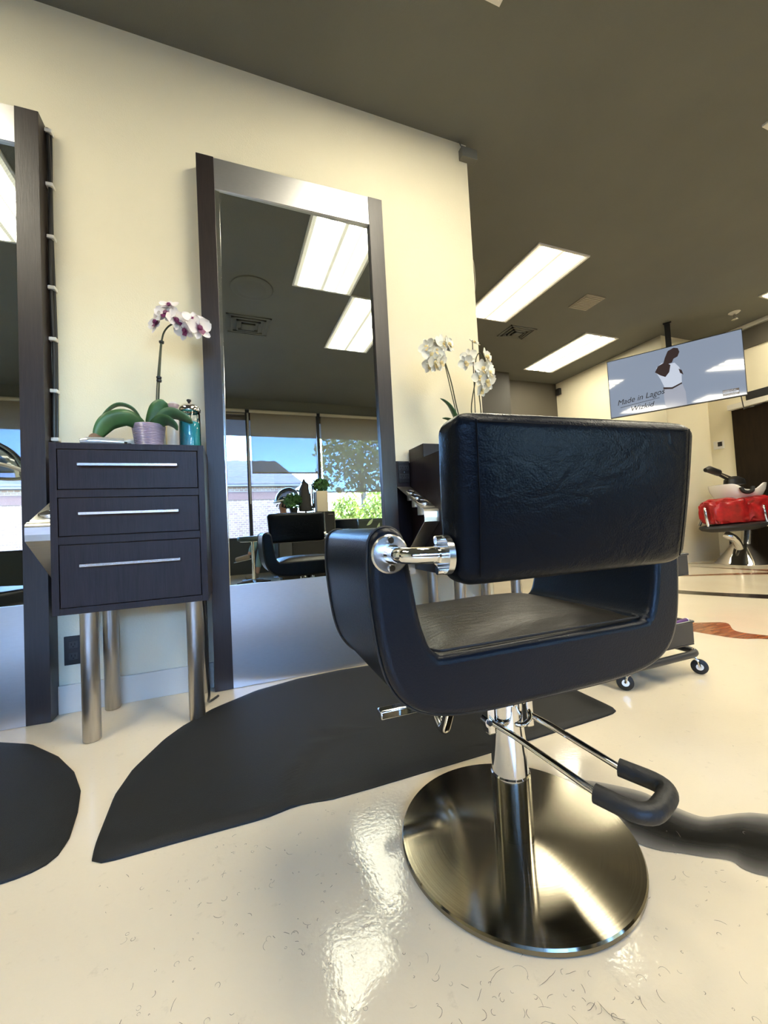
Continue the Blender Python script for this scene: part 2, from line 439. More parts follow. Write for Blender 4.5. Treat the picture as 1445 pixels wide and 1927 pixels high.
boxobj('upper_band', 'darkwall', wr, 7.40, 7.419, -4.0, 4.165, 3.24, 3.53)
boxobj('upper_trim', 'white_trim', wr, 7.38, 7.419, -4.0, 4.165, 3.545, 3.605)
boxobj('recess_dark_strip', 'black_plastic', wr, 7.405, 7.419, -3.9, 3.64, 2.46, 2.58)  # flat black strip on the wall, painting the dark of a recess
bm = new(); add_box(bm, -5.0, -.84, 2.372, 2.389, 0, .134); add_box(bm, -.115, 1.70, 2.372, 2.389, 0, .134); add_box(bm, -.824, -.135, 2.372, 2.389, 0, .134)
struct('baseboard_front', bm, P('baseboard_paint', (.66, .63, .55), .5), bevel=.003, smooth=False)
bm = new(); add_box(bm, 7.40, 7.419, 3.86, 4.165, 0, .1); add_box(bm, 6.382, 6.399, 4.17, 6.36, 0, .1); struct('baseboard_right', bm, 'white_trim', smooth=False)

# window wall behind the camera
bm = new(); add_box(bm, -5.0, 7.42, -4.06, -3.94, 0, .70); ww = struct('wall_window', bm, 'teal_dark', smooth=False)
bm = new(); add_box(bm, -5.0, 7.42, -4.06, -3.90, 3.39, ZC); h_ = obj('header', bm, 'ceiling', ww, smooth=False)
bm = new(); add_box(bm, 4.97, 7.42, -4.06, -3.94, .70, 3.39); obj('window_side_panel', bm, 'darkwall', ww, smooth=False)
bm = new(); add_box(bm, -5.0, -4.03, -4.06, -3.94, .70, 3.39); obj('window_side_panel', bm, 'darkwall', ww, smooth=False)
MUL = [-4.03, -2.545, -1.055, .435, 1.915, 3.42, 4.93]
for i in range(6):
    x0, x1 = MUL[i], MUL[i+1]
    bm = new()
    add_box(bm, x0, x0+.055, -4.05, -3.95, .70, 3.39); add_box(bm, x1-.012, x1+.0, -4.05, -3.95, .70, 3.39)
    add_box(bm, x0+.055, x1-.012, -4.05, -3.95, .70, .745); add_box(bm, x0+.055, x1-.012, -4.05, -3.95, 3.345, 3.39)
    win = struct('window_%d' % (i+1), bm, 'black_plastic', smooth=False)
    boxobj('pane', 'pane', win, x0+.055, x1-.012, -4.004, -3.998, .745, 3.345, smooth=False)
# shades: bottom edge per bay (second bay of the picture has a rolled-up shade)
SH = [2.1, 2.1, 3.30, 2.08, 1.655, 1.655]
SHL = ['leftmost tan solar shade half drawn over the far window bay', 'second tan solar shade half drawn, far side of the window wall',
       'rolled up tan shade above the open window bay of the mirror', 'tan solar shade half drawn, brick building roof seen below it',
       'tan solar shade drawn lower, tree seen through its fabric', 'tan solar shade at the end of the window wall near the sofa']
for i in range(6):
    x0, x1 = MUL[i]+.06, MUL[i+1]-.02
    t = thing('roller_shade', SHL[i], 'shade', (x0, -3.9, 3.33), 0, 'roller shades on the window wall')
    bm = new(); add_cyl(bm, (x0, -3.87, 3.345), (x1, -3.87, 3.345), .035, 16); obj('roller', bm, 'shaderoll', t)
    if SH[i] < 3.25:
        bm = new(); bm.faces.new([bm.verts.new(p) for p in ((x0+.02, -3.90, SH[i]), (x1-.01, -3.90, SH[i]), (x1-.01, -3.90, 3.345), (x0+.02, -3.90, 3.345))]); obj('fabric', bm, 'shade', t, smooth=False)
    boxobj('hem_bar', 'shadebar', t, x0+.02, x1-.01, -3.908, -3.892, SH[i]-.03, SH[i])
bm = new(); add_tube(bm, smooth_path([(.455, -3.86, 3.3), (.452, -3.86, 2.2), (.452, -3.86, 1.5), (.457, -3.86, 1.44), (.468, -3.86, 1.5), (.47, -3.86, 2.2), (.475, -3.86, 3.3)], 5), .005, 6)
tag(obj('shade_chain', bm, 'white_plastic'), 'thin pale bead chain loop hanging beside the dark mullion', 'chain')

# ------------------------------------------------------------------ outside
bm = new(); add_box(bm, -40, 50, -60, -4.07, -.25, -.15); struct('ground', bm, 'asphalt', smooth=False)
bm = new(); add_box(bm, -6, 9, -5.5, -4.06, 3.2, 3.75); tag(obj('canopy', bm, 'stucco', smooth=False), 'brown flat entrance canopy just outside the windows', 'canopy')
def building():
    t = thing('brick_building', 'pale brick building with mauve tiled roof across the lot', 'building', (-4, -16, -.15))
    boxobj('wall', 'brick', t, -14, 2.95, -22, -14.2, -.15, 3.0, smooth=False)
    boxobj('brick_band', P('dark_brick_band', (.11, .055, .045), .9, var=.15, vscale=30), t, -14, 2.97, -14.21, -14.16, 2.35, 2.72, smooth=False)
    boxobj('eave', P('eave_paint', (.11, .09, .09), .7), t, -14.5, 3.30, -22.5, -13.85, 2.93, 3.05, smooth=False)
    # hipped roof in four courses of tiles, each a wavy strip lapping the next
    for k in range(4):
        f0, f1 = k/4, (k+1)/4
        bm = new()
        y0, z0 = -13.8 - 1.9*f0, 3.05 + 1.30*f0 + .04; y1, z1 = -13.8 - 1.9*f1, 3.05 + 1.30*f1
        xe0, xe1 = 3.35 - .95*f0, 3.35 - .95*f1
        n = 110; top = []; bot = []; low = []
        for i in range(n+1):
            s = i/n; wv = .035*abs(math.sin(s*n*PI/4))
            bot.append(bm.verts.new((-14.5 + (xe0+14.5)*s, y0, z0 + wv))); low.append(bm.verts.new((-14.5 + (xe0+14.5)*s, y0, z0 - .06)))
            top.append(bm.verts.new((-14.5 + (xe1+14.5)*s, y1, z1 + .02 + wv)))
        for i in range(n):
            bm.faces.new((bot[i], bot[i+1], top[i+1], top[i])); bm.faces.new((low[i], low[i+1], bot[i+1], bot[i]))
        obj('tile_course', bm, 'rooftile', t)
    bm = new(); pts = [(-14.5, -22.4, 3.0), (3.3, -22.4, 3.0), (3.35, -13.8, 3.05), (2.4, -15.7, 4.36), (-14.5, -15.7, 4.36), (2.4, -20, 4.36), (-14.5, -20, 4.36)]
    v = [bm.verts.new(p) for p in pts]
    bm.faces.new((v[2], v[1], v[5], v[3])); bm.faces.new((v[4], v[3], v[5], v[6])); bm.faces.new((v[0], v[6], v[5], v[1]))
    obj('roof_slope', bm, 'rooftile', t, smooth=False)
building()

def foliage(name, parent, mat, centre, rad, n, size, seed, local=False):
    rnd = random.Random(seed); bm = new()
    for _ in range(n):
        d = Vector((rnd.gauss(0,1), rnd.gauss(0,1), rnd.gauss(0,1))).normalized()*(rnd.random()**.4)
        c = Vector(centre) + Vector((d.x*rad[0], d.y*rad[1], d.z*rad[2]))
        a = Vector((rnd.gauss(0,1), rnd.gauss(0,1), rnd.gauss(0,1))).normalized(); b = a.orthogonal().normalized(); s = size*rnd.uniform(.6, 1.3)
        bm.faces.new([bm.verts.new(p) for p in (c - a*s, c - b*s*.45, c + a*s, c + b*s*.45)])
    o = obj(name, bm, mat, parent, smooth=False, local=local); o['kind'] = 'stuff'; return o

t = thing('autumn_tree', 'tall yellowing tree outside, seen through the lower shade', 'tree', (6.2, -13.5, -.15))
bm = new(); add_tube(bm, [(6.2, -13.5, -.15), (6.25, -13.5, 2.2), (6.2, -13.5, 4.5), (6.3, -13.5, 6)], [.16, .13, .09, .04], 10); obj('trunk', bm, 'bark', t)
for k in range(7):
    a = k*2.4; bm = new(); z = 2.3 + .45*k; add_tube(bm, [(6.22, -13.5, z), (6.2 + math.cos(a)*1.0, -13.5 + math.sin(a)*.8, z+.5), (6.2 + math.cos(a)*1.9, -13.5 + math.sin(a)*1.5, z+.7)], [.06, .04, .015], 6); obj('branch', bm, 'bark', t)
foliage('foliage', t, 'tree_leaf', (6.2, -13.5, 4.3), (2.3, 1.8, 2.2), 2300, .14, 3)
t = thing('autumn_tree', 'smaller bare-edged tree outside at the rim of the lower shade', 'tree', (12.2, -14.8, -.15))
bm = new(); add_tube(bm, [(12.2, -14.8, -.15), (12.2, -14.8, 3), (12.3, -14.8, 5)], [.14, .1, .04], 10); obj('trunk', bm, 'bark', t)
foliage('foliage', t, 'tree_leaf', (11.9, -14.8, 4), (2.0, 1.6, 2.0), 2600, .13, 4)
for k, (x, y, z, r, lb) in enumerate(((4.75, -11.5, 1.25, .80, 'round yellow-green shrub outside below the lower shade'), (6.4, -11.8, 1.45, .84, 'large yellow-green shrub outside behind the leaf-print cushion'), (8.05, -11.6, 1.3, .78, 'yellow-green shrub outside at the far edge of the bright window gap'))):
    t = thing('shrub', lb, 'shrub', (x, y, -.15), 0, 'shrubs outside the window')
    bm = new()
    for j in range(5): add_tube(bm, [(x, y, -.15), (x + .5*math.cos(j*1.3), y + .4*math.sin(j*1.3), z)], [.03, .012], 6)
    obj('stems', bm, 'bark', t)
    foliage('foliage', t, 'bush_leaf', (x, y, z), (r, r*.7, r*1.25), 1900, .10, 20+k)

# ------------------------------------------------------------------ ceiling fixtures
def troffer(x, y, label):
    t = thing('ceiling_troffer', label, 'ceiling light', (x, y, ZC-.015), 0, 'recessed fluorescent ceiling lights')
    bm = new(); X0, X1, Y0, Y1 = x-.325, x+.325, y-.69, y+.69
    for b in ((X0-.02, X1+.02, Y0-.02, Y0), (X0-.02, X1+.02, Y1, Y1+.02), (X0-.02, X0, Y0, Y1), (X1, X1+.02, Y0, Y1)): add_box(bm, *b, ZC-.016, ZC-.0005)
    obj('frame', bm, 'white_plastic', t, smooth=False)
    boxobj('diffuser', 'lens', t, X0, X1, Y0, Y1, ZC-.012, ZC-.002, smooth=False)
    return t
troffer(3.325, 3.76, 'bright fluorescent ceiling light nearest behind the cream wall end')
troffer(5.45, 5.12, 'fluorescent ceiling light further back, just left of the television')
troffer(6.93, 2.30, 'fluorescent ceiling light cut by the right edge above the television')
troffer(4.06, .88, 'fluorescent ceiling light with one corner at the upper right edge')
troffer(1.095, .93, 'larger fluorescent ceiling light reflected at the top of the middle mirror')
troffer(1.795, -.49, 'lower fluorescent ceiling light reflected in the middle mirror')
troffer(4.76, -.49, 'unseen fluorescent ceiling light added overhead to brighten the right side')  # unseen fixture continuing the light spacing, added to brighten the right wall
troffer(-1.79, .88, 'fluorescent ceiling light reflected in the left mirror')

t = thing('return_vent', 'pale square perforated return grille beside the bright ceiling light', 'vent', (4.405, 3.765, ZC-.012))
boxobj('frame', P('grille_paint', (.30, .27, .22), .6), t, 4.25, 4.56, 3.61, 3.92, ZC-.012, ZC-.0005, smooth=False)
for k in range(9): boxobj('louvre', P('louvre_paint', (.34, .31, .25), .6) if k == 0 else bpy.data.materials['louvre_paint'], t, 4.27, 4.54, 3.635+.031*k, 3.655+.031*k, ZC-.020, ZC-.012, smooth=False)
def square_vent(x, y, sx, sy, label):
    t = thing('air_diffuser', label, 'vent', (x, y, ZC-.02))
    for k in range(4):
        s = 1-.23*k; bm = new(); a, b, q = sx*s/2, sy*s/2, .025
        for bb in ((x-a, x+a, y-b, y-b+q), (x-a, x+a, y+b-q, y+b), (x-a, x-a+q, y-b, y+b), (x+a-q, x+a, y-b, y+b)): add_box(bm, *bb, ZC-.012-.007*k, ZC-.0005)
        obj('ring', bm, 'ceiling', t, smooth=False)
    boxobj('centre_plate', 'ceiling', t, x-sx*.13, x+sx*.13, y-sy*.13, y+sy*.13, ZC-.035, ZC-.0005, smooth=False)
square_vent(.335, -.84, .56, .50, 'dark painted square air diffuser reflected in the mirror')
square_vent(4.04, 4.69, .46, .34, 'dark painted air diffuser on the ceiling near the wall end')
bm = new(); add_lathe(bm, [(0, ZC-.02), (.15, ZC-.02), (.17, ZC-.014), (.2, ZC-.022), (.23, ZC-.012), (.235, ZC-.0005)], .33, .02, 36); tag(obj('ceiling_speaker', bm, 'ceiling'), 'round dark painted ceiling speaker reflected above the air diffuser', 'speaker')
t = thing('sprinkler', 'small white fire sprinkler head on the dark ceiling', 'sprinkler', (6.78, 3.38, ZC))
bm = new(); add_lathe(bm, [(0, ZC-.02), (.05, ZC-.018), (.07, ZC-.0005)], 6.78, 3.38, 20); obj('flange', bm, 'white_plastic', t)
bm = new(); add_cyl(bm, (6.78, 3.38, ZC-.1), (6.78, 3.38, ZC-.02), .014, 10); obj('nozzle', bm, 'chrome_satin', t)
bm = new(); add_lathe(bm, [(0, ZC-.108), (.04, ZC-.104), (.04, ZC-.098), (0, ZC-.096)], 6.78, 3.38, 16); obj('deflector', bm, 'chrome_satin', t)

# ------------------------------------------------------------------ salon mirrors
def salon_mirror(ox, label, yaw=0.0):
    t = thing('salon_mirror', label, 'mirror', (ox+.42, 2.34, 0), 0, 'tall framed salon mirrors')
    xl0, xl1, xr0, xr1 = ox-.128, ox-.038, ox+.871, ox+.965
    boxobj('side_frame', 'frame_wood', t, xl0, xl1, 2.295, 2.389, 0.002, 2.931, bevel=.0015)
    boxobj('side_frame', 'frame_wood', t, xr0, xr1, 2.295, 2.389, 0.002, 2.931, bevel=.0015)
    boxobj('top_panel', 'steel_panel', t, xl1, xr0, 2.300, 2.389, 2.752, 2.930)
    boxobj('bottom_panel', 'steel_panel', t, xl1, xr0, 2.300, 2.389, 0.002, .546)
    dl = yaw; cc = 2.315
    yl = cc - dl*.455; yr = cc + dl*.455
    bm = new(); v = [bm.verts.new(p) for p in ((xl1, yl, .546), (xr0, yr, .546), (xr0, yr, 2.752), (xl1, yl, 2.752), (xl1, 2.388, .546), (xr0, 2.388, .546), (xr0, 2.388, 2.752), (xl1, 2.388, 2.752))]
    for f in ((0,1,2,3), (5,4,7,6), (4,0,3,7), (1,5,6,2), (4,5,1,0), (3,2,6,7)): bm.faces.new([v[i] for i in f])
    obj('glass', bm, 'mirror', t, smooth=False)
    bm = new(); a = xl1
    vv = [bm.verts.new(p) for p in ((a+.0005, yl-.004, .548), (a+.004, yl-.002, .548), (a+.024, yl-.002, 2.75), (a+.0005, yl-.004, 2.75))]
    bm.faces.new(vv); obj('glass_edge', bm, 'glass_edge', t, smooth=False)
    return t
salon_mirror(0.0, 'tall salon mirror in dark wood side frames behind the front chair', .0113)
salon_mirror(-1.789, 'tall dark-framed salon mirror cut off by the left edge', .0)

t = thing('light_cable', 'dark cable clipped up the side of the left mirror frame', 'cable', (-.815, 2.36, 1.2))
bm = new(); add_tube(bm, smooth_path([(-.812, 2.372, 1.262), (-.814, 2.37, 1.4), (-.808, 2.372, 1.75), (-.814, 2.368, 2.2), (-.808, 2.372, 2.6), (-.814, 2.37, 2.92)], 6), .009, 8); obj('cord', bm, 'black_plastic', t)
bm = new(); add_tube(bm, smooth_path([(-.806, 2.376, 1.262), (-.800, 2.378, 1.8), (-.806, 2.376, 2.4), (-.802, 2.376, 2.90)], 6), .006, 8); obj('cord', bm, 'black_plastic', t)
for z in (1.33, 1.57, 1.83, 2.09, 2.35, 2.62, 2.90):
    boxobj('cable_clip', 'white_plastic', t, -.823, -.792, 2.352, 2.388, z-.008, z+.010, bevel=.003)

# ------------------------------------------------------------------ styling station cabinets
def station_cabinet(ox, label):
    t = thing('drawer_cabinet', label, 'cabinet', (ox-.41, 2.17, 0), 0, 'dark wood drawer cabinets on steel legs')
    x0, x1, y0, y1, z0, z1 = ox-.695, ox-.122, 1.962, 2.384, .531, 1.233
    bm = new()
    add_box(bm, x0, x0+.025, y0, y1, z0, z1); add_box(bm, x1-.025, x1, y0, y1, z0, z1)
    add_box(bm, x0+.025, x1-.025, y0, y1, z1-.026, z1); add_box(bm, x0+.025, x1-.025, y0, y1, z0, z0+.026)
    add_box(bm, x0+.025, x1-.025, y1-.02, y1, z0+.026, z1-.026)
    for z in (1.022, .830): add_box(bm, x0+.025, x1-.025, y0, y1-.02, z-.016, z+.016)
    obj('carcass', bm, 'wood', t, bevel=.0012, smooth=False)
    bm = new(); add_box(bm, x0+.025, x1-.025, y0+.016, y0+.022, z0+.026, z1-.026); obj('drawer_gap', bm, 'wood_dark', t, smooth=False)
    for (a, b) in ((1.041, 1.204), (.849, 1.003), (.560, .811)):
        d = boxobj('drawer', 'wood', t, x0+.029, x1-.029, y0-.001, y0+.017, a, b, bevel=.0012)
        zc = b-.066 if b > .9 else b-.085
        bm = new(); add_box(bm, x0+.105, x1-.105, y0-.036, y0-.026, zc-.005, zc+.006)
        for xx in (x0+.15, x1-.15): add_cyl(bm, (xx, y0-.028, zc), (xx, y0, zc), .005, 8)
        obj('handle', bm, 'chrome_satin', d, bevel=.001, smooth=False)
    for (x, y) in ((ox-.585, 2.01), (ox-.188, 2.01), (ox-.592, 2.335), (ox-.188, 2.335)):
        bm = new(); add_lathe(bm, [(0, .001), (.031, .001), (.033, .004), (.033, .53), (0, .53)], x, y, 24); obj('leg', bm, 'steel_leg', t)
    # dark backing panel on the wall between mirror frame and cabinet
    boxobj('backing_panel', 'wood', t, ox-.82, ox-.697, 2.376, 2.389, .50, 1.243, bevel=.001)
    return t
station_cabinet(0, 'dark wood three drawer cabinet on steel legs holding the purple orchid')
station_cabinet(1.789, 'dark wood drawer cabinet half hidden behind the front salon chair')

def tool_shelf(ox, label):
    t = thing('tool_shelf', label, 'shelf', (ox-.744, 2.2, .7), 0, 'bent steel hot tool shelves')
    x0, x1 = ox-.792, ox-.697
    # sheet profile in YZ: slopes down from the wall, rolls over, strap returns to the wall
    prof = [(2.374, 1.072), (2.05, .922)]
    for q in range(9):
        a = math.radians(66 + q*14.5); prof.append((2.030 + .030*math.cos(a), .884 + .030*math.sin(a) - (.022 if q == 8 else 0)))
    prof += [(2.002, .836), (2.34, .595), (2.366, .580), (2.371, .50)]
    bm = new(); A = []; 
    for (y, z) in prof: A.append((bm.verts.new((x0, y, z)), bm.verts.new((x1, y, z))))
    for a, b in zip(A[:-1], A[1:]): bm.faces.new((a[0], a[1], b[1], b[0]))
    o = obj('sheet', bm, 'shelf_steel', t, smooth=False); s = o.modifiers.new('solid', 'SOLIDIFY'); s.thickness = .003; s.offset = 0
    for (y, r, dp) in ((2.105, .037, .075), (2.195, .030, .065), (2.275, .024, .055)):
        z = .922 + (y-2.05)/(2.374-2.05)*.150 + .004
        bm = new(); n = 28; ring = []
        sl = .150/.324
        add_tube(bm, [((x0+x1)/2 + r*math.cos(2*PI*k/n), y + r*math.sin(2*PI*k/n), z + sl*r*math.sin(2*PI*k/n)) for k in range(n)], .004, 8, closed=True); obj('ring', bm, 'chrome_satin', t)
        bm = new(); add_cyl(bm, ((x0+x1)/2, y, z-dp), ((x0+x1)/2, y, z-.006), r*.95, 24); obj('cup', bm, 'steel', t)
        bm = new(); add_lathe(bm, [(0, 0), (r*.93, 0)], (x0+x1)/2, y, 24)
        for v in bm.verts: v.co.z = z + .001 + sl*(v.co.y - y)
        obj('hole', bm, 'black_plastic', t, smooth=False)
    bm = new(); add_cyl(bm, ((x0+x1)/2, 2.366, .52), ((x0+x1)/2, 2.369, .52), .008, 12); obj('screw', bm, 'chrome', t)
    return t
tool_shelf(0, 'bent steel tool shelf with ring holder at the left cabinet')
tool_shelf(1.789, 'bent steel tool shelf with three rings beside the front chair')

def outlet(x0, x1, z0, z1, y, label, mat='black_plastic'):
    t = thing('wall_outlet', label, 'outlet', ((x0+x1)/2, y, (z0+z1)/2), 0)
    boxobj('cover_plate', mat, t, x0, x1, y-.006, y, z0, z1, bevel=.002)
    for k in range(2):
        cx = x0 + (x1-x0)*(.28 + .44*k)
        for zz in (z0 + (z1-z0)*.30, z0 + (z1-z0)*.70):
            s = boxobj('socket', P('socket_plastic', (.03, .03, .032), .3) if 'socket_plastic' not in bpy.data.materials else bpy.data.materials['socket_plastic'], t, cx-.018, cx+.018, y-.009, y-.006, zz-.016, zz+.016, bevel=.003)
            bm = new()
            for dx in (-.007, .007): add_box(bm, cx+dx-.0018, cx+dx+.0018, y-.0096, y-.009, zz-.003, zz+.008)
            add_box(bm, cx-.003, cx+.003, y-.0096, y-.009, zz-.012, zz-.007)
            obj('slots', bm, 'ink', s, smooth=False)
    bm = new(); add_cyl(bm, ((x0+x1)/2, y-.0075, (z0+z1)/2), ((x0+x1)/2, y-.006, (z0+z1)/2), .004, 10); obj('screw', bm, 'chrome_satin', t)
outlet(-.80, -.662, .226, .365, 2.389, 'black double outlet low on the wall under the left cabinet')
outlet(1.012, 1.090, 1.10, 1.238, 2.375, 'black outlet beside the middle mirror above the ringed tool shelf')
t = tag(obj('glossy_box', (lambda b: (add_box(b, 1.098, 1.42, 2.17, 2.38, 1.234, 1.318), b)[1])(new()), 'wood', bevel=.002), 'glossy dark box on the cabinet behind the front chair', 'box')
bm = new(); add_tube(bm, smooth_path([(-.150, 2.05, .53), (-.146, 2.06, .40), (-.150, 2.075, .25), (-.143, 2.09, .08), (-.15, 2.16, .012), (-.11, 2.22, .009)], 5), .006, 7); tag(obj('power_cord', bm, 'black_plastic'), 'black power cord dropping behind the right cabinet leg', 'cord')

# ------------------------------------------------------------------ things on the left cabinet
def leaf_mesh(path, width, fold=.25, roll=0):
    pts = smooth_path(path, 6); bm = new(); n = len(pts); rows = []
    for i, p in enumerate(pts):
        s = i/(n-1); d = (pts[min(i+1, n-1)] - pts[max(i-1, 0)]).normalized()
        side = d.cross(Vector((0, 0, 1)))
        side = side.normalized() if side.length > .05 else Vector((1, 0, 0))
        if roll: side = Matrix.Rotation(roll, 3, d) @ side
        up = side.cross(d).normalized(); wd = width*(math.sin(PI*min(1, .12 + s*.88))**.6)*(1 if s < .93 else .6)
        rows.append([bm.verts.new(p - side*wd + up*wd*fold), bm.verts.new(p - side*wd*.5 + up*wd*fold*.3), bm.verts.new(p), bm.verts.new(p + side*wd*.5 + up*wd*fold*.3), bm.verts.new(p + side*wd + up*wd*fold)])
    for a, b in zip(rows[:-1], rows[1:]):
        for k in range(4): bm.faces.new((a[k], a[k+1], b[k+1], b[k]))
    return bm

def petal_mesh(L_, W_, cup):
    bm = new(); rows = []; n = 6
    for i in range(n+1):
        s = i/n; wd = W_*(math.sin(PI*(.06 + .90*s))**.7)
        rows.append([bm.verts.new((wd*u, L_*s, cup*(s*s*.6 + .35*u*u))) for u in (-1, -.5, 0, .5, 1)])
    for a, b in zip(rows[:-1], rows[1:]):
        for k in range(4): bm.faces.new((a[k], a[k+1], b[k+1], b[k]))
    me = bpy.data.meshes.new('petal'); bmesh.ops.recalc_face_normals(bm, faces=bm.faces); bm.to_mesh(me); bm.free()
    for p in me.polygons: p.use_smooth = True
    me.materials.append(M['petal']); return me
PET_W = petal_mesh(.052, .030, .016); PET_S = petal_mesh(.048, .017, .012)
PET_Wm = PET_W.copy(); PET_Sm = PET_S.copy()

def two_tone_petal():
    m, t, b = _mat('purple_based_petal'); N = t.nodes; L = t.links
    tc = N.new('ShaderNodeTexCoord'); sp = N.new('ShaderNodeSeparateXYZ'); L.new(tc.outputs['Object'], sp.inputs[0])
    nz = N.new('ShaderNodeTexNoise'); nz.inputs['Scale'].default_value = 45; L.new(tc.outputs['Object'], nz.inputs['Vector'])
    ad = N.new('ShaderNodeMath'); ad.operation = 'MULTIPLY_ADD'; ad.inputs[1].default_value = .03; L.new(nz.outputs[0], ad.inputs[0]); L.new(sp.outputs[1], ad.inputs[2])
    r = N.new('ShaderNodeValToRGB'); r.color_ramp.elements[0].position = .012; r.color_ramp.elements[1].position = .030
    r.color_ramp.elements[0].color = (.15, .02, .09, 1); r.color_ramp.elements[1].color = (.80, .74, .72, 1)
    L.new(ad.outputs[0], r.inputs[0]); L.new(r.outputs[0], b.inputs['Base Color']); b.inputs['Roughness'].default_value = .5
    return m
tt = two_tone_petal(); PET_Wm.materials[0] = tt; PET_Sm.materials[0] = tt

def flower(parent, pos, face, roll=0, s=1.0, purple=False):
    """phalaenopsis bloom: three sepals, two broad petals, a lip; looks along 'face'"""
    z = Vector(face).normalized(); up = Vector((0, 0, 1)); x = up.cross(z)
    x = x.normalized() if x.length > .05 else Vector((1, 0, 0)); y = z.cross(x)
    R = Matrix((x, y, z)).transposed().to_4x4() @ Matrix.Rotation(roll, 4, 'Z')
    bm = new(); add_lathe(bm, [(0, -.004), (.010, .002), (.013, .010), (.009, .018), (0, .020)], 0, 0, 10)
    vs = [bm.verts.new(p) for p in ((-.012, -.006, .010), (.012, -.006, .010), (.016, -.020, .020), (.0, -.032, .014), (-.016, -.020, .020))]; bm.faces.new(vs)
    f = obj('flower', bm, 'petal_mag' if purple else 'petal_yel', parent, local=True)
    f.matrix_local = Matrix.Translation(Vector(pos) - parent.location) @ R @ Matrix.Scale(s, 4)
    for ang, big in ((0, 0), (72, 1), (-72, 1), (142, 0), (-142, 0)):
        me = (PET_Wm if big else PET_Sm) if purple else (PET_W if big else PET_S)
        p = bpy.data.objects.new('petal', me); C.objects.link(p); p.parent = f
        p.matrix_local = Matrix.Rotation(math.radians(ang), 4, 'Z') @ Matrix.Translation((0, .006, .001 if big else -.001))
    return f

CX, CY = -.369, 2.15
t = thing('purple_orchid', 'purple and white orchid in ribbed lilac pot on left cabinet', 'potted plant', (CX, CY, 1.2335))
prof = [(0, 1.2335), (.052, 1.2335)]
for k in range(33):
    s = k/32; r = .054 + .016*s; prof.append((r + (.0022 if k % 2 else 0), 1.236 + .118*s))
prof += [(.072, 1.358), (.070, 1.362), (.064, 1.361), (.062, 1.34)]
bm = new(); add_lathe(bm, prof, CX, CY, 36); obj('pot', bm, 'pot', t, angle=25)
bm = new(); add_lathe(bm, [(0, 1.345), (.062, 1.343)], CX, CY, 24); obj('bark_mix', bm, 'soil', t)
LV = [([(CX-.02, CY, 1.35), (CX-.06, CY-.01, 1.43), (CX-.12, CY-.02, 1.445), (CX-.175, CY-.03, 1.39), (CX-.21, CY-.04, 1.31)], .030, 'leaf_pale'),
      ([(CX-.02, CY-.03, 1.35), (CX-.07, CY-.07, 1.375), (CX-.13, CY-.09, 1.355), (CX-.165, CY-.10, 1.31), (CX-.185, CY-.105, 1.26)], .040, 'leaf', 1.1),
      ([(CX+.01, CY, 1.35), (CX+.04, CY-.01, 1.42), (CX+.06, CY-.015, 1.455), (CX+.085, CY-.02, 1.47)], .042, 'leaf', -1.0),
      ([(CX+.03, CY-.02, 1.36), (CX+.09, CY-.04, 1.41), (CX+.15, CY-.06, 1.395), (CX+.20, CY-.07, 1.365)], .034, 'leaf_pale', -.7),
      ([(CX+.02, CY-.03, 1.35), (CX+.07, CY-.06, 1.372), (CX+.11, CY-.075, 1.355), (CX+.135, CY-.08, 1.325)], .034, 'leaf', -.6)]
for p, wd, mt, *rl in LV:
    o = obj('leaf', leaf_mesh(p, wd, .25, rl[0] if rl else 0), mt, t); o.modifiers.new('s', 'SOLIDIFY').thickness = .002
bm = leaf_mesh([(CX-.172, CY-.108, 1.285), (CX-.183, CY-.11, 1.262), (CX-.19, CY-.112, 1.242)], .030, .25, 1.1); tag(obj('leaf_tip', bm, 'leaf_brown', t), 'withered brown leaf tip')
st = smooth_path([(CX+.035, CY, 1.36), (CX+.045, CY, 1.5), (CX+.055, CY, 1.65), (CX+.068, CY, 1.79), (CX+.09, CY, 1.85), (CX+.13, CY-.01, 1.875), (CX+.18, CY-.02, 1.86), (CX+.24, CY-.03, 1.84)], 5)
bm = new(); add_tube(bm, st, [.0042]*(len(st)-10) + [.003]*10, 8); obj('stem', bm, 'stem', t)
bm = new(); add_tube(bm, smooth_path([(CX+.03, CY+.01, 1.35), (CX+.038, CY+.01, 1.55), (CX+.062, CY+.005, 1.78)], 5), .0028, 7); obj('support_stick', bm, 'stem', t)
for z, xx in ((1.778, .066), (1.60, .050), (1.585, .050)):
    bm = new(); add_lathe(bm, [(0, z-.008), (.011, z-.005), (.012, z+.004), (0, z+.008)], CX+xx, CY, 10); obj('stem_clip', bm, 'black_plastic', t)
for pos, face, roll, s in (((-.318, 2.14, 1.868), (-.75, -.55, .1), .3, 1.0), ((-.272, 2.12, 1.905), (-.35, -.9, .25), -.2, 1.05), ((-.262, 2.13, 1.955), (-.1, -.7, .6), 0, .8), ((-.235, 2.12, 1.88), (.6, -.75, .1), .5, 1.0), ((-.195, 2.13, 1.84), (-.4, -.8, -.35), .2, .9), ((-.155, 2.11, 1.885), (.2, -.8, .35), -.1, .95), ((-.130, 2.10, 1.845), (.5, -.85, -.1), .4, 1.1)):
    flower(t, pos, face, roll, s, True)

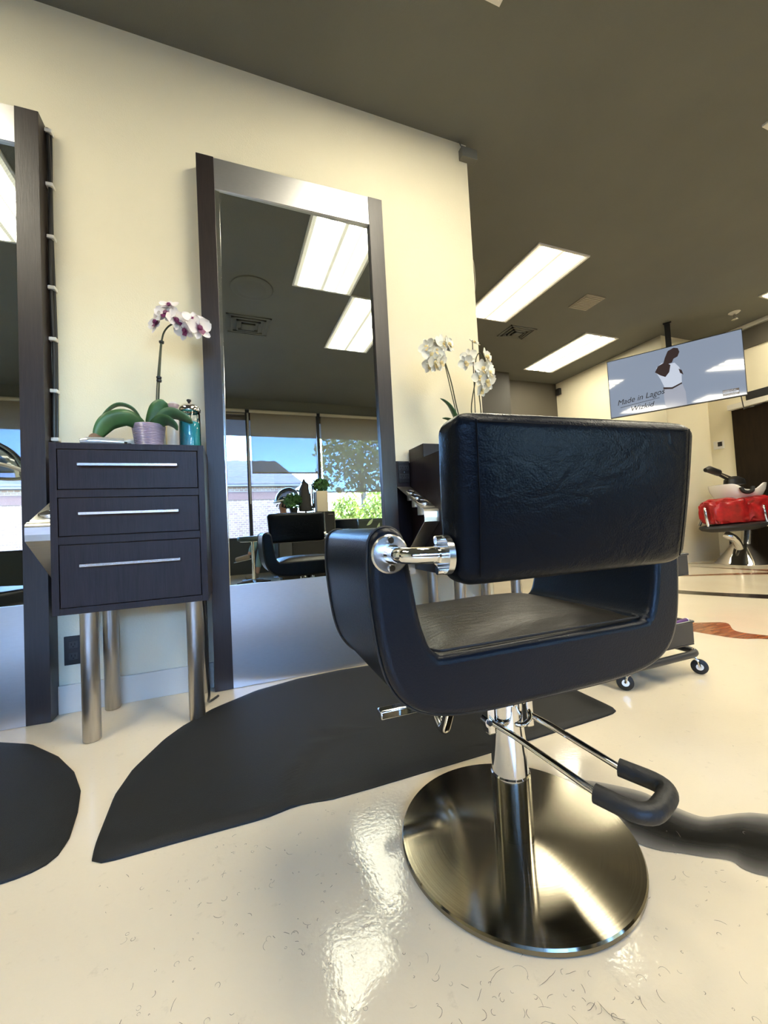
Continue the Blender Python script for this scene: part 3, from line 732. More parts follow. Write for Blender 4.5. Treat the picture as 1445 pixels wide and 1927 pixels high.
# disinfectant jar
JX, JY = -.192, 2.16
t = thing('disinfectant_jar', 'glass jar of blue liquid with chrome lid on left cabinet', 'jar', (JX, JY, 1.2335))
bm = new(); add_lathe(bm, [(0, 1.2345), (.047, 1.2345), (.049, 1.24), (.049, 1.43), (.045, 1.44), (.045, 1.445)], JX, JY, 32); obj('jar', bm, 'jar_glass', t)
bm = new(); add_lathe(bm, [(0, 1.239), (.045, 1.239), (.046, 1.245), (.046, 1.385), (0, 1.385)], JX, JY, 32); obj('liquid', bm, 'blue_liquid', t)
bm = new(); add_lathe(bm, [(.045, 1.438), (.051, 1.440), (.052, 1.452), (.047, 1.462), (.035, 1.474), (.012, 1.480), (0, 1.481)], JX, JY, 32); obj('lid', bm, 'chrome', t)
bm = new(); add_lathe(bm, [(.004, 1.48), (.006, 1.49), (.011, 1.497), (.010, 1.503), (0, 1.504)], JX, JY, 16); obj('knob', bm, 'black_plastic', t)
bm = new(); add_cyl(bm, (JX+.004, JY, 1.26), (JX+.004, JY, 1.44), .003, 6); obj('lift_rod', bm, 'chrome', t)
# white bottles behind the orchid
t = thing('spray_bottle', 'white spray bottle standing behind the purple orchid', 'bottle', (-.300, 2.30, 1.2335))
bm = new(); add_lathe(bm, [(0, 1.2345), (.030, 1.2345), (.032, 1.245), (.032, 1.49), (.028, 1.515), (.014, 1.528), (0, 1.529)], -.280, 2.30, 24); obj('bottle', bm, 'bottle', t)
bm = new(); add_lathe(bm, [(.0318, 1.49), (.034, 1.494), (.034, 1.500), (.030, 1.515)], -.280, 2.30, 24); obj('cap_ring', bm, P('grey_mauve_ring', (.30, .22, .24), .4), t)
bm = new(); add_lathe(bm, [(0, 1.2345), (.026, 1.2345), (.030, 1.25), (.030, 1.36), (.010, 1.42), (0, 1.43)], -.355, 2.345, 20); tag(obj('lotion_bottle', bm, 'bottle'), 'small white lotion bottle hidden behind orchid leaves', 'bottle')
t = thing('hair_straightener', 'silver and black hair straightener lying on left cabinet', 'hair tool', (-.53, 2.02, 1.2335))
bm = new(); add_tube(bm, smooth_path([(-.600, 2.01, 1.246), (-.580, 2.01, 1.250), (-.52, 2.02, 1.253), (-.45, 2.04, 1.254)], 4), [.010]+[.016]*3+[.019]*9, 12); obj('body', bm, P('silver_plastic', (.62, .62, .62), .2, .6), t)
bm = new(); add_tube(bm, [(-.56, 2.045, 1.247), (-.50, 2.05, 1.25), (-.44, 2.06, 1.25)], [.010, .014, .012], 10); obj('plate_arm', bm, 'black_plastic', t)
t = thing('hair_dryer', 'white hair dryer lying behind the lilac pot', 'hair tool', (-.45, 2.28, 1.2335))
bm = new(); add_tube(bm, [(-.51, 2.24, 1.277), (-.45, 2.25, 1.279), (-.40, 2.26, 1.279), (-.37, 2.27, 1.275)], [.030, .042, .044, .030], 20); obj('barrel', bm, 'white_plastic', t)
bm = new(); add_tube(bm, [(-.46, 2.23, 1.275), (-.49, 2.17, 1.252), (-.50, 2.13, 1.250)], [.022, .016, .015], 12); obj('grip', bm, 'black_plastic', t)

# ------------------------------------------------------------------ white orchids on the right cabinet
def white_orchid(px, py, label, stems, flowers, leaves, stick):
    t = thing('white_orchid', label, 'potted plant', (px, py, 1.2335), 0)
    bm = new(); add_lathe(bm, [(0, 1.2335), (.050, 1.2335), (.066, 1.345), (.070, 1.35), (.064, 1.352), (.060, 1.335), (0, 1.333)], px, py, 28); obj('pot', bm, 'porcelain', t)
    for s_ in stems:
        bm = new(); add_tube(bm, smooth_path(s_, 6), .004, 7); obj('stem', bm, 'stem', t)
    for s_ in stick:
        bm = new(); add_tube(bm, s_, .0032, 7); obj('support_stick', bm, 'stem', t)
    for p in leaves:
        o = obj('leaf', leaf_mesh(p, .024), 'leaf', t); o.modifiers.new('s', 'SOLIDIFY').thickness = .002
    for pos, face, roll, s in flowers: flower(t, pos, face, roll, s, False)
    return t
white_orchid(1.335, 2.06, 'white orchid on the right cabinet nearest the middle mirror',
    [[(1.33, 2.06, 1.34), (1.30, 2.08, 1.52), (1.28, 2.1, 1.70), (1.245, 2.12, 1.86), (1.215, 2.12, 1.90), (1.17, 2.12, 1.875), (1.14, 2.12, 1.82)]],
    [((1.245, 2.11, 1.925), (.15, -.95, .25), .1, 1.25), ((1.285, 2.11, 1.93), (.5, -.8, .2), .4, 1.0), ((1.20, 2.11, 1.885), (-.2, -.9, .0), .2, 1.2), ((1.165, 2.11, 1.85), (-.3, -.9, -.1), 0, 1.2), ((1.14, 2.12, 1.90), (-.8, -.5, .1), .3, 1.0), ((1.175, 2.10, 1.80), (.2, -.9, -.3), .3, 1.1), ((1.215, 2.10, 1.805), (.4, -.85, -.2), .6, .95), ((1.15, 2.12, 1.79), (-.3, -.9, -.4), .1, .9), ((1.165, 2.13, 1.945), (-.2, -.6, .8), .1, .7)],
    [[(1.32, 2.05, 1.34), (1.27, 2.04, 1.43), (1.22, 2.04, 1.52), (1.17, 2.05, 1.565)], [(1.32, 2.04, 1.34), (1.27, 2.03, 1.40), (1.21, 2.03, 1.43), (1.165, 2.03, 1.44)], [(1.35, 2.07, 1.34), (1.42, 2.06, 1.42), (1.48, 2.05, 1.40)]],
    [[(1.315, 2.07, 1.34), (1.245, 2.12, 1.87)]])
white_orchid(1.52, 2.20, 'white orchid on the right cabinet at the end of the cream wall',
    [[(1.50, 2.2, 1.34), (1.47, 2.18, 1.55), (1.50, 2.16, 1.74), (1.515, 2.16, 1.88), (1.54, 2.15, 1.92), (1.56, 2.14, 1.86), (1.57, 2.13, 1.78)], [(1.54, 2.2, 1.34), (1.55, 2.19, 1.52), (1.53, 2.17, 1.66)]],
    [((1.565, 2.12, 1.88), (.5, -.8, .2), .2, 1.2), ((1.535, 2.12, 1.80), (-.1, -.95, .1), .1, 1.25), ((1.570, 2.11, 1.775), (.4, -.85, .1), .4, 1.2), ((1.55, 2.11, 1.72), (.2, -.9, -.3), .2, 1.2), ((1.51, 2.12, 1.745), (-.4, -.85, -.1), .3, 1.0), ((1.455, 2.15, 1.885), (-.6, -.75, .1), .1, 1.0), ((1.43, 2.15, 1.845), (-.5, -.8, -.2), .5, .9), ((1.50, 2.15, 1.985), (.2, -.7, .7), .1, .8), ((1.525, 2.13, 1.67), (.1, -.8, -.6), 0, .9)],
    [[(1.54, 2.19, 1.34), (1.60, 2.15, 1.42), (1.64, 2.12, 1.40)]],
    [[(1.50, 2.19, 1.34), (1.49, 2.15, 2.0)]])

# wall bracket and loose wire at the wall end
t = thing('wall_bracket', 'small dark bracket at the top corner of the cream wall', 'bracket', (1.68, 2.38, 3.5))
boxobj('block', 'ceiling', t, 1.636, 1.765, 2.34, 2.3895, 3.47, 3.545, bevel=.003)
bm = new(); add_tube(bm, [(1.63, 2.37, 3.60), (1.655, 2.36, 3.54)], .004, 6); obj('wire', bm, 'ceiling', t)
bm = new(); add_tube(bm, smooth_path([(1.712, 2.44, 2.78), (1.735, 2.43, 2.76), (1.742, 2.43, 2.62), (1.728, 2.43, 2.52), (1.712, 2.44, 2.5)], 5), .004, 6); tag(obj('loose_wire', bm, P('grey_wire', (.25, .23, .19), .5)), 'thin loose wire loop on the end of the cream wall', 'wire')

# ------------------------------------------------------------------ anti-fatigue mats
def mat_mesh(outline, centre, dish=None, h=.017):
    cx, cy = centre; n0 = len(outline)
    # resample outline
    pts = [Vector((p[0], p[1], 0)) for p in outline]; per = []; N_ = 160
    seglen = [(pts[(i+1) % n0] - pts[i]).length for i in range(n0)]; tot = sum(seglen)
    i = 0; acc = 0
    for k in range(N_):
        d = tot*k/N_
        while acc + seglen[i] < d: acc += seglen[i]; i += 1
        per.append(pts[i].lerp(pts[(i+1) % n0], (d-acc)/max(seglen[i], 1e-9)))
    bm = new(); rings = []
    ts = [1.0, 1.0, .992, .982, .968, .95, .92, .88, .84, .8, .75, .7, .65, .6, .55, .5, .45, .4, .35, .3, .2, .1]
    for j, tt_ in enumerate(ts):
        ring = []
        for p in per:
            q = Vector((cx, cy, 0)).lerp(p, tt_)
            e = (p - q).length
            z = 0.001 if j == 0 else .005 + (h-.005)*min(1, e/.05)**.7
            if dish and j > 0:
                r = math.hypot((q.x-dish[0]), (q.y-dish[1])*dish[3]); x = (r-dish[2])
                z -= .006*(1/(1+math.exp(x/.008))) ; z += .006*math.exp(-(x/.024)**2)
                z = max(z, .003)
            ring.append(bm.verts.new((q.x, q.y, z)))
        rings.append(ring)
    for a, b in zip(rings[:-1], rings[1:]):
        for k in range(N_): bm.faces.new((a[k], a[(k+1) % N_], b[(k+1) % N_], b[k]))
    c = bm.verts.new((cx, cy, rings[-1][0].co.z)); L_ = rings[-1]
    for k in range(N_): bm.faces.new((L_[k], L_[(k+1) % N_], c))
    return bm
OUT = [(-.375, 1.262), (-.36, 1.246), (-.33, 1.240), (-.18, 1.236), (.05, 1.228), (.13, 1.240), (.17, 1.240), (.24, 1.224), (.37, 1.221), (.83, 1.221), (1.10, 1.226), (1.38, 1.231), (1.44, 1.236), (1.462, 1.25), (1.470, 1.28), (1.472, 1.42)]
Rt = [(-.383, 1.31), (-.386, 1.36), (-.393, 1.54), (-.372, 1.681), (-.301, 1.865), (-.245, 1.955), (-.13, 2.08), (.07, 2.205), (.30, 2.265), (.54, 2.280)]
OUT = OUT + [(1.08-x, y) for x, y in Rt[2:-1]] + Rt[::-1]
OUT2 = []
for p in OUT:
    if not OUT2 or math.hypot(p[0]-OUT2[-1][0], p[1]-OUT2[-1][1]) > .004: OUT2.append(p)
tag(obj('floor_mat', mat_mesh(OUT2, (.54, 1.55), (.55, 1.26, .42, 1.12)), 'mat', angle=70), 'large half round black anti-fatigue mat under the front chair', 'mat', 'black anti-fatigue mats')
OL = [(-.956, 2.165), (-.815, 2.08), (-.667, 1.912), (-.568, 1.758), (-.507, 1.62), (-.478, 1.50), (-.461, 1.385), (-.465, 1.325), (-.487, 1.29), (-.53, 1.277), (-.60, 1.272), (-1.4, 1.26), (-2.25, 1.27), (-2.3, 1.31), (-2.3, 1.6), (-2.2, 1.85), (-1.95, 2.08), (-1.6, 2.22), (-1.25, 2.24)]
tag(obj('floor_mat', mat_mesh(OL, (-1.38, 1.6), (-1.38, 1.27, .42, 1.12)), 'mat', angle=70), 'black anti-fatigue mat cut off by the left edge', 'mat', 'black anti-fatigue mats')

# poured streaks in the floor
def streak(pts, mat, z=.0012):
    bm = new(); bm.faces.new([bm.verts.new((x, y, z)) for x, y in pts])
    bmesh.ops.triangulate(bm, faces=bm.faces); return obj('poured_streak', bm, mat, floor, smooth=False)
def sp2(pts): return [(p.x, p.y) for p in smooth_path([(x, y, 0) for x, y in pts], 5)]
def graded_streak(top, bot):
    a = smooth_path([(x, y, 0) for x, y in top], 6); b = smooth_path([(x, y, 0) for x, y in bot], 6); n = min(len(a), len(b)); R_ = 10
    bm = new(); lay = bm.verts.layers.float.new('across'); rows = []
    for i in range(n):
        row = []
        for k in range(R_+1):
            p = a[i].lerp(b[i], k/R_); v = bm.verts.new((p.x, p.y, .0012)); v[lay] = k/R_; row.append(v)
        rows.append(row)
    for p, q in zip(rows[:-1], rows[1:]):
        for k in range(R_): bm.faces.new((p[k], p[k+1], q[k+1], q[k]))
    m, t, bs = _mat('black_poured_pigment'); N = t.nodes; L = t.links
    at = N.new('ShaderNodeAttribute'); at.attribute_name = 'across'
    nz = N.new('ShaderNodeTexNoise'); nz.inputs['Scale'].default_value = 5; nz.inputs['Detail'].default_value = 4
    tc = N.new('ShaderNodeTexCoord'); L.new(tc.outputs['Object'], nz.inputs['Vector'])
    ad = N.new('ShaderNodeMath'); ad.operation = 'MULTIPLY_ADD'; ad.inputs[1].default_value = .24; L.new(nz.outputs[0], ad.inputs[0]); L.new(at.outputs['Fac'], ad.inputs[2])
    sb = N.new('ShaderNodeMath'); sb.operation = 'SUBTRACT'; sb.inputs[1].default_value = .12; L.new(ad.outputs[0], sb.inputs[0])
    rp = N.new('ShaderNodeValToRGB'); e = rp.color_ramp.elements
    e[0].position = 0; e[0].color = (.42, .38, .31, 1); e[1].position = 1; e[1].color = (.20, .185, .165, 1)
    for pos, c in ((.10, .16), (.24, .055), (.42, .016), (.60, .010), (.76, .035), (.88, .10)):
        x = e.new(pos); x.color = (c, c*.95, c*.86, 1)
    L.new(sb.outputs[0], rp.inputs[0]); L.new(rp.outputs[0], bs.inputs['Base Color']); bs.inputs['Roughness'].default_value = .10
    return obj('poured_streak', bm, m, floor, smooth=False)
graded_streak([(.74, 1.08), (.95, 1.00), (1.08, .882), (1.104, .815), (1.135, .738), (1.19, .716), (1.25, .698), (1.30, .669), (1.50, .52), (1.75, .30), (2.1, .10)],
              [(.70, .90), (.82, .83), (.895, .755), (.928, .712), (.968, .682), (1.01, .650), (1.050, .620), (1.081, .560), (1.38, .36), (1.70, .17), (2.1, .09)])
streak(sp2([(3.0, 2.06), (3.10, 1.95), (3.27, 1.84), (3.10, 1.69), (3.13, 1.545), (3.3, 1.25)]) + sp2([(3.22, 1.22), (3.05, 1.494), (2.93, 1.582), (2.88, 1.76), (2.85, 1.95)]), 'streak_orange')
streak(sp2([(4.2, 3.1), (4.27, 2.84), (4.38, 2.56), (4.60, 2.23), (4.9, 1.8)]) + sp2([(4.6, 1.78), (4.39, 2.127), (4.21, 2.462), (4.08, 2.719), (4.0, 3.0)]), 'streak_black')
streak(sp2([(6.2, 3.9), (6.35, 3.35), (6.43, 3.12), (6.7, 2.7)]) + sp2([(6.3, 2.8), (5.95, 3.10), (5.3, 3.40), (5.25, 3.35), (5.85, 2.98), (6.3, 2.6)])[::1], 'streak_orange')
streak([(5.6, 4.9), (6.9, 3.75), (7.1, 3.35), (7.15, 3.36), (6.95, 3.78), (5.62, 4.93)], 'streak_orange')

# hair clippings on the floor
def clippings():
    rnd = random.Random(11); bm = new()
    def strand(x, y, L_, wd, curl):
        a = rnd.uniform(0, 2*PI); k = rnd.uniform(-curl, curl); n = 7; p = Vector((x, y, .0018)); L0 = None
        for i in range(n+1):
            nrm = Vector((-math.sin(a), math.cos(a), 0))*wd*(1 if 0 < i < n else .3)
            r_ = (bm.verts.new(p - nrm), bm.verts.new(p + nrm))
            if L0: bm.faces.new((L0[0], L0[1], r_[1], r_[0]))
            L0 = r_; p = p + Vector((math.cos(a), math.sin(a), 0))*L_/n; a += k + rnd.uniform(-.2, .2)
    for _ in range(480):
        dd = rnd.uniform(.52, 1.25); an = math.radians(rnd.uniform(-16, 64)); x, y = dd*math.sin(an), dd*math.cos(an)
        if math.hypot(x-.64, y-.885) < .31 or y > 1.2: continue
        strand(x, y, rnd.choice((.006, .008, .010, .014, .022)), .00022 + rnd.random()*.00025, .9)
    for (cx, cy, sg, n) in ((.44, .60, .05, 22), (.36, .50, .07, 20), (.30, .62, .05, 10), (.62, .50, .08, 14), (.50, .53, .05, 22)):
        for _ in range(n): strand(rnd.gauss(cx, sg), rnd.gauss(cy, sg), rnd.choice((.008, .015, .025, .045)), .00022 + rnd.random()*.0002, .7)
    for _ in range(60):
        x, y = rnd.uniform(-.5, 2.6), rnd.uniform(.6, 2.0)
        if math.hypot(x-.64, y-.885) < .31 or (-.42 < x < 1.5 and y > 1.2) or (x < -.4 and y > 1.2): continue
        strand(x, y, rnd.choice((.008, .015)), .0005, .5)
    o = obj('hair_clippings', bm, 'hairbit', smooth=False)
    tag(o, 'fine dark hair clippings scattered over the cream floor', 'hair', kind='stuff')
clippings()

# ------------------------------------------------------------------ the salon chair
def salon_chair(label):
    """origin on the floor under the column; the chair faces +Y"""
    t = thing('salon_chair', label, 'chair', (0, 0, 0), 0)
    K = dict(local=True)
    # --- U-shaped upholstered body
    half = [(0, .432), (.15, .433), (.25, .440), (.31, .455), (.352, .480), (.380, .518), (.397, .57), (.407, .64), (.413, .72), (.411, .775)]
    arc = [(.374 + .037*math.cos(a), .780 + .038*math.sin(a)) for a in [PI*k/10 for k in range(1, 10)]]
    inner = [(.336, .775), (.328, .72), (.316, .64), (.305, .60), (.296, .578), (.282, .565), (.262, .560), (.1, .560)]
    half = [(p.x, p.z) for p in smooth_path([(x, 0, z) for x, z in half], 4)]
    inner = [(p.x, p.z) for p in smooth_path([(x, 0, z) for x, z in inner], 3)]
    right = half + arc + inner
    poly = right + [(-x, z) for x, z in right[::-1] if x > 0]
    # fine outline for smooth corners
    bm = new(); add_prism(bm, poly, 'y', -.195, .245)
    obj('body', bm, 'leather', t, bevel=.016, seg=5, angle=50, **K)
    body = t.children[0]; body.modifiers['bevel'].use_clamp_overlap = False
    for yy in (-.178, .228):
        path = [(x*(1+.0012/max(abs(x), .1)), yy, z - (.001 if z < .6 else -.001)) for x, z in (half + arc)]
        path = [(-x, y, z) for x, y, z in path[::-1]] + path[1:]
        bm = new(); add_tube(bm, path, .0034, 6); obj('piping', bm, 'black_rubber', body, **K)
    # --- seat cushion
    bm = new(); nx, ny = 16, 14; rows = []
    for j in range(ny+1):
        v_ = j/ny; row = []
        for i in range(nx+1):
            u = i/nx*2-1; s = v_*2-1
            e = max(0, 1-abs(u)**6)*max(0, 1-abs(s)**8)
            cr = .0025*noise.noise(Vector((u*2.2, s*9, 3)))*e
            row.append(bm.verts.new((u*.286, -.183 + v_*.424, .558 + .026*e + .010*(1-s*s)*(1-u*u) + cr)))
        rows.append(row)
    for a, b in zip(rows[:-1], rows[1:]):
        for k in range(nx): bm.faces.new((a[k], a[k+1], b[k+1], b[k]))
    seat = obj('seat_cushion', bm, 'leather_seat', t, angle=70, **K)
    bm = new(); add_tube(bm, round_path([(-.285, -.15, .566), (-.275, -.180, .567), (0, -.182, .568), (.275, -.180, .567), (.285, -.15, .566)], .02), .003, 6); obj('seam', bm, 'black_rubber', seat, **K)
    # --- backrest: padded slab leaning back a little, rounded edges
    bm = new(); prof = []
    BX = -.020; Z0, Z1 = .710, 1.003; hw0, hw1 = .272, .286; th = .044
    nz, nth = 20, 4
    def sup(a, b, e, k):  # superellipse point
        ang = 2*PI*k
        c, s = math.cos(ang), math.sin(ang)
        return a*math.copysign(abs(c)**e, c), b*math.copysign(abs(s)**e, s)
    rings = []; NR = 72
    zs = [0, .005, .012, .022, .035, .052, .075, .10, .14, .2, .3, .4, .5, .6, .7, .8, .86, .90, .925, .948, .965, .978, .988, .995, 1.0]
    for q in zs:
        e_ = min(q, 1-q); 
        rr = min(1, e_/.10); k_ = math.sqrt(max(0, 1-(1-rr)**2))
        hw = hw0 + (hw1-hw0)*q - .036*(1-k_); tt_ = th*(.35 + .65*k_) * (1 + .10*math.sin(PI*q))
        z = Z0 + (Z1-Z0)*q; yc = -.295 - .018*(q-.5)*2
        rings.append([bm.verts.new((BX + sup(hw, tt_, .34, k/NR)[0], yc + sup(hw, tt_, .34, k/NR)[1], z)) for k in range(NR)])
    for a, b in zip(rings[:-1], rings[1:]):
        for k in range(NR): bm.faces.new((a[k], a[(k+1) % NR], b[(k+1) % NR], b[k]))
    bm.faces.new(rings[0][::-1]); bm.faces.new(rings[-1])
    back = obj('backrest', bm, 'leather_back', t, angle=80, **K)
    def bp(u, q, side):  # point on the rear (side=-1) or front face
        z = Z0 + (Z1-Z0)*q; hw = hw0 + (hw1-hw0)*q
        return (BX + u*hw, -.295 - .036*(q-.5) + side*(th*(1 + .10*math.sin(PI*q)) - .0015), z)
    for side in (-1, 1):
        for u in ((-.88, .88) if side < 0 else (-.8, .8)):
            bm = new(); add_tube(bm, [bp(u, q, side) for q in (.06, .15, .3, .5, .7, .85, .94)], .0011, 6); obj('seam', bm, 'thread', back, **K)
    for q in (.955,):
        bm = new(); add_tube(bm, [(BX + u*.285, -.3105 - .0425, Z0 + (Z1-Z0)*.93) for u in (-.86, -.6, 0, .6, .86)], .0014, 6); obj('seam', bm, 'thread', back, **K)
    # --- chrome brackets joining arms and backrest
    for s, ax, yb, xe, ye in ((-1, .374, -.275, .280, -.285), (1, .330, -.230, .264, -.250)):
        b = new(); add_tube(b, [(s*ax, -.194, .768), (s*ax, -.199, .768), (s*ax, -.202, .768)], [.037, .037, .034], 28); br = obj('bracket_disc', b, 'chrome_satin', t, **K)
        b = new(); add_tube(b, round_path([(s*ax, -.200, .768), (s*ax, yb, .768), (s*xe + BX, ye, .766)], .05, 8), .0145, 18); obj('bracket_pipe', b, 'chrome', t, **K)
        b = new(); add_tube(b, [(s*ax, -.200, .768), (s*ax, -.212, .768)], .018, 18); obj('collar', b, 'chrome', br, **K)
        b = new(); add_tube(b, [(s*(xe+.022) + BX, ye+.001, .766), (s*(xe+.006) + BX, ye, .766)], .0175, 18); obj('collar', b, 'chrome', br, **K)
        b = new(); add_tube(b, [(s*(xe+.010) + BX, ye, .766), (s*(xe-.001) + BX, ye-.001, .766)], .034, 24); obj('bracket_disc', b, 'chrome_satin', t, **K)
        for dz in (-.026, .026):
            b = new(); add_tube(b, [(s*ax, -.200, .768+dz), (s*ax, -.208, .768+dz)], [.008, .006], 12); obj('screw', b, 'chrome', br, **K)
            b = new(); add_tube(b, [(s*(xe+.022) + BX, ye, .766+dz), (s*(xe+.004) + BX, ye-.001, .766+dz)], .0075, 12); obj('screw', b, 'chrome', br, **K)
    # --- column, base, pump
    b = new(); add_lathe(b, [(0, 0), (.287, 0), (.291, .003), (.291, .012), (.288, .016), (0, .0165)], 0, 0, 96); obj('base_plate', b, 'plate', t, angle=30, **K)
    b = new(); add_lathe(b, [(.0495, .0165), (.0495, .168), (.047, .171), (0, .171)], 0, 0, 48); obj('column', b, 'chrome', t, angle=30, **K)
    b = new(); add_lathe(b, [(.046, .165), (.0455, .225), (.040, .30), (.040, .36), (.0, .36)], 0, 0, 48); obj('piston_sleeve', b, 'chrome', t, angle=30, **K)
    b = new(); add_lathe(b, [(0, .355), (.052, .355), (.052, .385), (.035, .39), (.035, .434), (0, .434)], 0, 0, 40); obj('pump_head', b, 'chrome', t, angle=30, **K)
    b = new(); add_box(b, -.15, .15, -.1, .13, .415, .436); obj('mount_plate', b, 'black_plastic', t, bevel=.004, **K)
    # foot lever: two rods and a padded loop, swung out behind the chair
    A0, A1 = Vector((-.052, .005, .305)), Vector((.060, -.005, .305))
    B0, B1 = Vector((.012, -.278, .268)), Vector((.122, -.225, .268))
    E0, E1 = Vector((.045, -.352, .262)), Vector((.165, -.312, .262))
    for a, c in ((A0, B0), (A1, B1)):
        b = new(); add_tube(b, [a, a.lerp(c, .3) + Vector((0, 0, .004)), c, c + (c-a).normalized()*.02], .0075, 12); obj('lever_rod', b, 'chrome', t, **K)
    b = new(); add_tube(b, round_path([B0 - (E0-B0)*.15, E0, E1, B1], .045, 7), .0185, 16); obj('lever_grip', b, 'grip', t, **K)
    b = new(); add_tube(b, [A0 + Vector((-.004, -.012, .0)), A0 + Vector((-.004, .012, .0))], .014, 18); add_tube(b, round_path([A0, A0 + Vector((.03, .01, .02)), Vector((0, -.05, .30)), A1 + Vector((-.01, -.03, 0)), A1 + Vector((-.0, 0, .02))], .03), .006, 10)
    obj('lever_pivot', b, 'chrome', t, **K)
    for a in (A0, A1):
        b = new(); add_box(b, a.x-.010, a.x+.010, a.y-.014, a.y+.014, a.z-.03, .40); obj('lever_bracket', b, 'chrome', t, bevel=.003, **K)
    b = new(); add_tube(b, [A0 + Vector((-.006, -.016, 0)), A0 + Vector((-.006, .0, 0))], .007, 12); obj('pivot_bolt', b, 'black_plastic', t, **K)
    # footrest in front
    b = new(); add_tube(b, round_path([(-.02, .16, .42), (-.02, .22, .33), (-.03, .31, .13), (-.03, .36, .17), (-.03, .355, .205)], .05, 7), .019, 14); obj('footrest_arm', b, 'chrome', t, **K)
    b = new(); add_box(b, -.24, .20, .335, .375, .197, .226); obj('footrest_bar', b, 'chrome', t, bevel=.006, **K)
    return t
chair = salon_chair('large black salon chair on round steel base in the foreground')
chair.location = (.648, .885, 0); chair.rotation_euler = (0, 0, math.radians(-1.2))

# ------------------------------------------------------------------ black rolling cart
t = thing('rolling_cart', 'black metal trolley on casters half hidden behind front chair', 'cart', (1.9, 1.52, 0))
def tray(z0, z1):
    x0, x1, y0, y1 = 1.66, 2.135, 1.345, 1.68
    bm = new(); q = .008
    add_box(bm, x0, x1, y0, y1, z0, z0+q)
    for b in ((x0, x1, y0, y0+q), (x0, x1, y1-q, y1), (x0, x0+q, y0+q, y1-q), (x1-q, x1, y0+q, y1-q)): add_box(bm, *b, z0+q, z1)
    tr = obj('tray', bm, 'cart', t, bevel=.003, smooth=False)
    bm = new(); add_tube(bm, [(x0, y0, z1), (x1, y0, z1), (x1, y1, z1), (x0, y1, z1)], .006, 8, closed=True); obj('rim', bm, 'cart', tr)
tray(.147, .262); tray(.494, .600)
bm = new(); add_tube(bm, [Vector(p) for p in round_path([(1.9, 1.34, .105), (2.165, 1.34, .105), (2.165, 1.70, .105), (1.64, 1.70, .105), (1.64, 1.34, .105), (1.9, 1.34, .105)], .07, 6)], .017, 12); obj('base_tube', bm, 'cart', t)
for x in (1.70, 1.90):
    bm = new(); add_cyl(bm, (x, 1.69, .1), (x, 1.69, .62), .012, 12); obj('upright', bm, 'cart', t)
for y in (1.36, 1.66): boxobj('tray_strut', 'cart', t, 1.67, 1.69, y-.008, y+.008, .115, .147)
def caster(x, y, a):
    bm = new(); d = Vector((math.cos(a), math.sin(a), 0)); n = Vector((-d.y, d.x, 0)); c = Vector((x, y, .037))
    add_tube(bm, [c - n*.011, c - n*.007, c + n*.007, c + n*.011], [.029, .036, .036, .029], 24); wh = obj('caster_wheel', bm, 'black_rubber', t)
    bm = new(); add_tube(bm, [c - n*.0125, c + n*.0125], .016, 16); obj('hub', bm, 'chrome_satin', wh)
    bm = new()
    for s in (-1, 1): add_tube(bm, [c + n*s*.015, c + n*s*.015 - d*.006 + Vector((0, 0, .03)), c + n*s*.012 - d*.02 + Vector((0, 0, .044))], .006, 8)
    add_tube(bm, [c - d*.018 + Vector((0, 0, .04)), c - d*.018 + Vector((0, 0, .06))], .014, 14); add_tube(bm, [c - d*.018 + Vector((0, 0, .05)), c - d*.018 + Vector((0, 0, .09))], .006, 8)
    obj('caster_fork', bm, 'chrome', t)
caster(1.673, 1.372, 2.4); caster(2.15, 1.34, -.9); caster(2.15, 1.69, .4); caster(1.66, 1.69, 1.2)
bm = new(); add_tube(bm, [(2.02, 1.36, .262), (2.07, 1.362, .264), (2.115, 1.365, .266)], .012, 12); tb = obj('colour_tube', bm, 'purple'); tag(tb, 'purple tube with white cap in the lower cart tray', 'tube')
bm = new(); add_tube(bm, [(2.113, 1.365, .266), (2.124, 1.366, .266)], .0115, 12); obj('cap', bm, 'white_plastic', tb)

# ------------------------------------------------------------------ television on its ceiling pole
TVL = Vector((5.589, 4.490, 0)); TVR = Vector((6.479, 3.160, 0)); uv = (TVR-TVL).normalized(); nv = Vector((uv.y, -uv.x, 0))
if nv.x > 0: nv = -nv
TC = (TVL+TVR)/2; TC.z = 2.774
t = thing('television', 'wall television on a ceiling pole showing a standing figure', 'television', TC)
t.rotation_euler = (0, 0, math.atan2(uv.y, uv.x))
# local frame: +x along the screen to the right, -y towards the room
K = dict(local=True)
def tb_(name, mat, par, *b, **k):
    bm = new(); add_box(bm, *b); return obj(name, bm, mat, par, local=True, smooth=False, **k)
tb_('case', 'black_plastic', t, -.80, .80, .002, .045, -.452, .452, bevel=.004)
scr = tb_('screen', 'screen', t, -.792, .792, -.004, .002, -.442, .443)
fr = new()
for b in ((-.80, .80, -.007, .002, .443, .452), (-.80, .80, -.007, .002, -.452, -.442), (-.80, -.792, -.007, .002, -.442, .443), (.792, .80, -.007, .002, -.442, .443)): add_box(fr, *b)
obj('bezel', fr, 'black_plastic', t, local=True, smooth=False)
bm = new(); add_box(bm, -.05, .05, .045, .09, -.1, .20); add_box(bm, -.035, .035, .05, .10, .15, ZC-TC.z-.02); add_box(bm, -.05, .05, .04, .11, ZC-TC.z-.022, ZC-TC.z-.001); obj('ceiling_pole', bm, 'black_plastic', t, local=True, smooth=False)
def flat(name, pts, mat, y=-.0052):
    bm = new(); bm.faces.new([bm.verts.new((x, y, z)) for x, z in pts]); bmesh.ops.triangulate(bm, faces=bm.faces); return obj(name, bm, mat, scr, local=True, smooth=False)
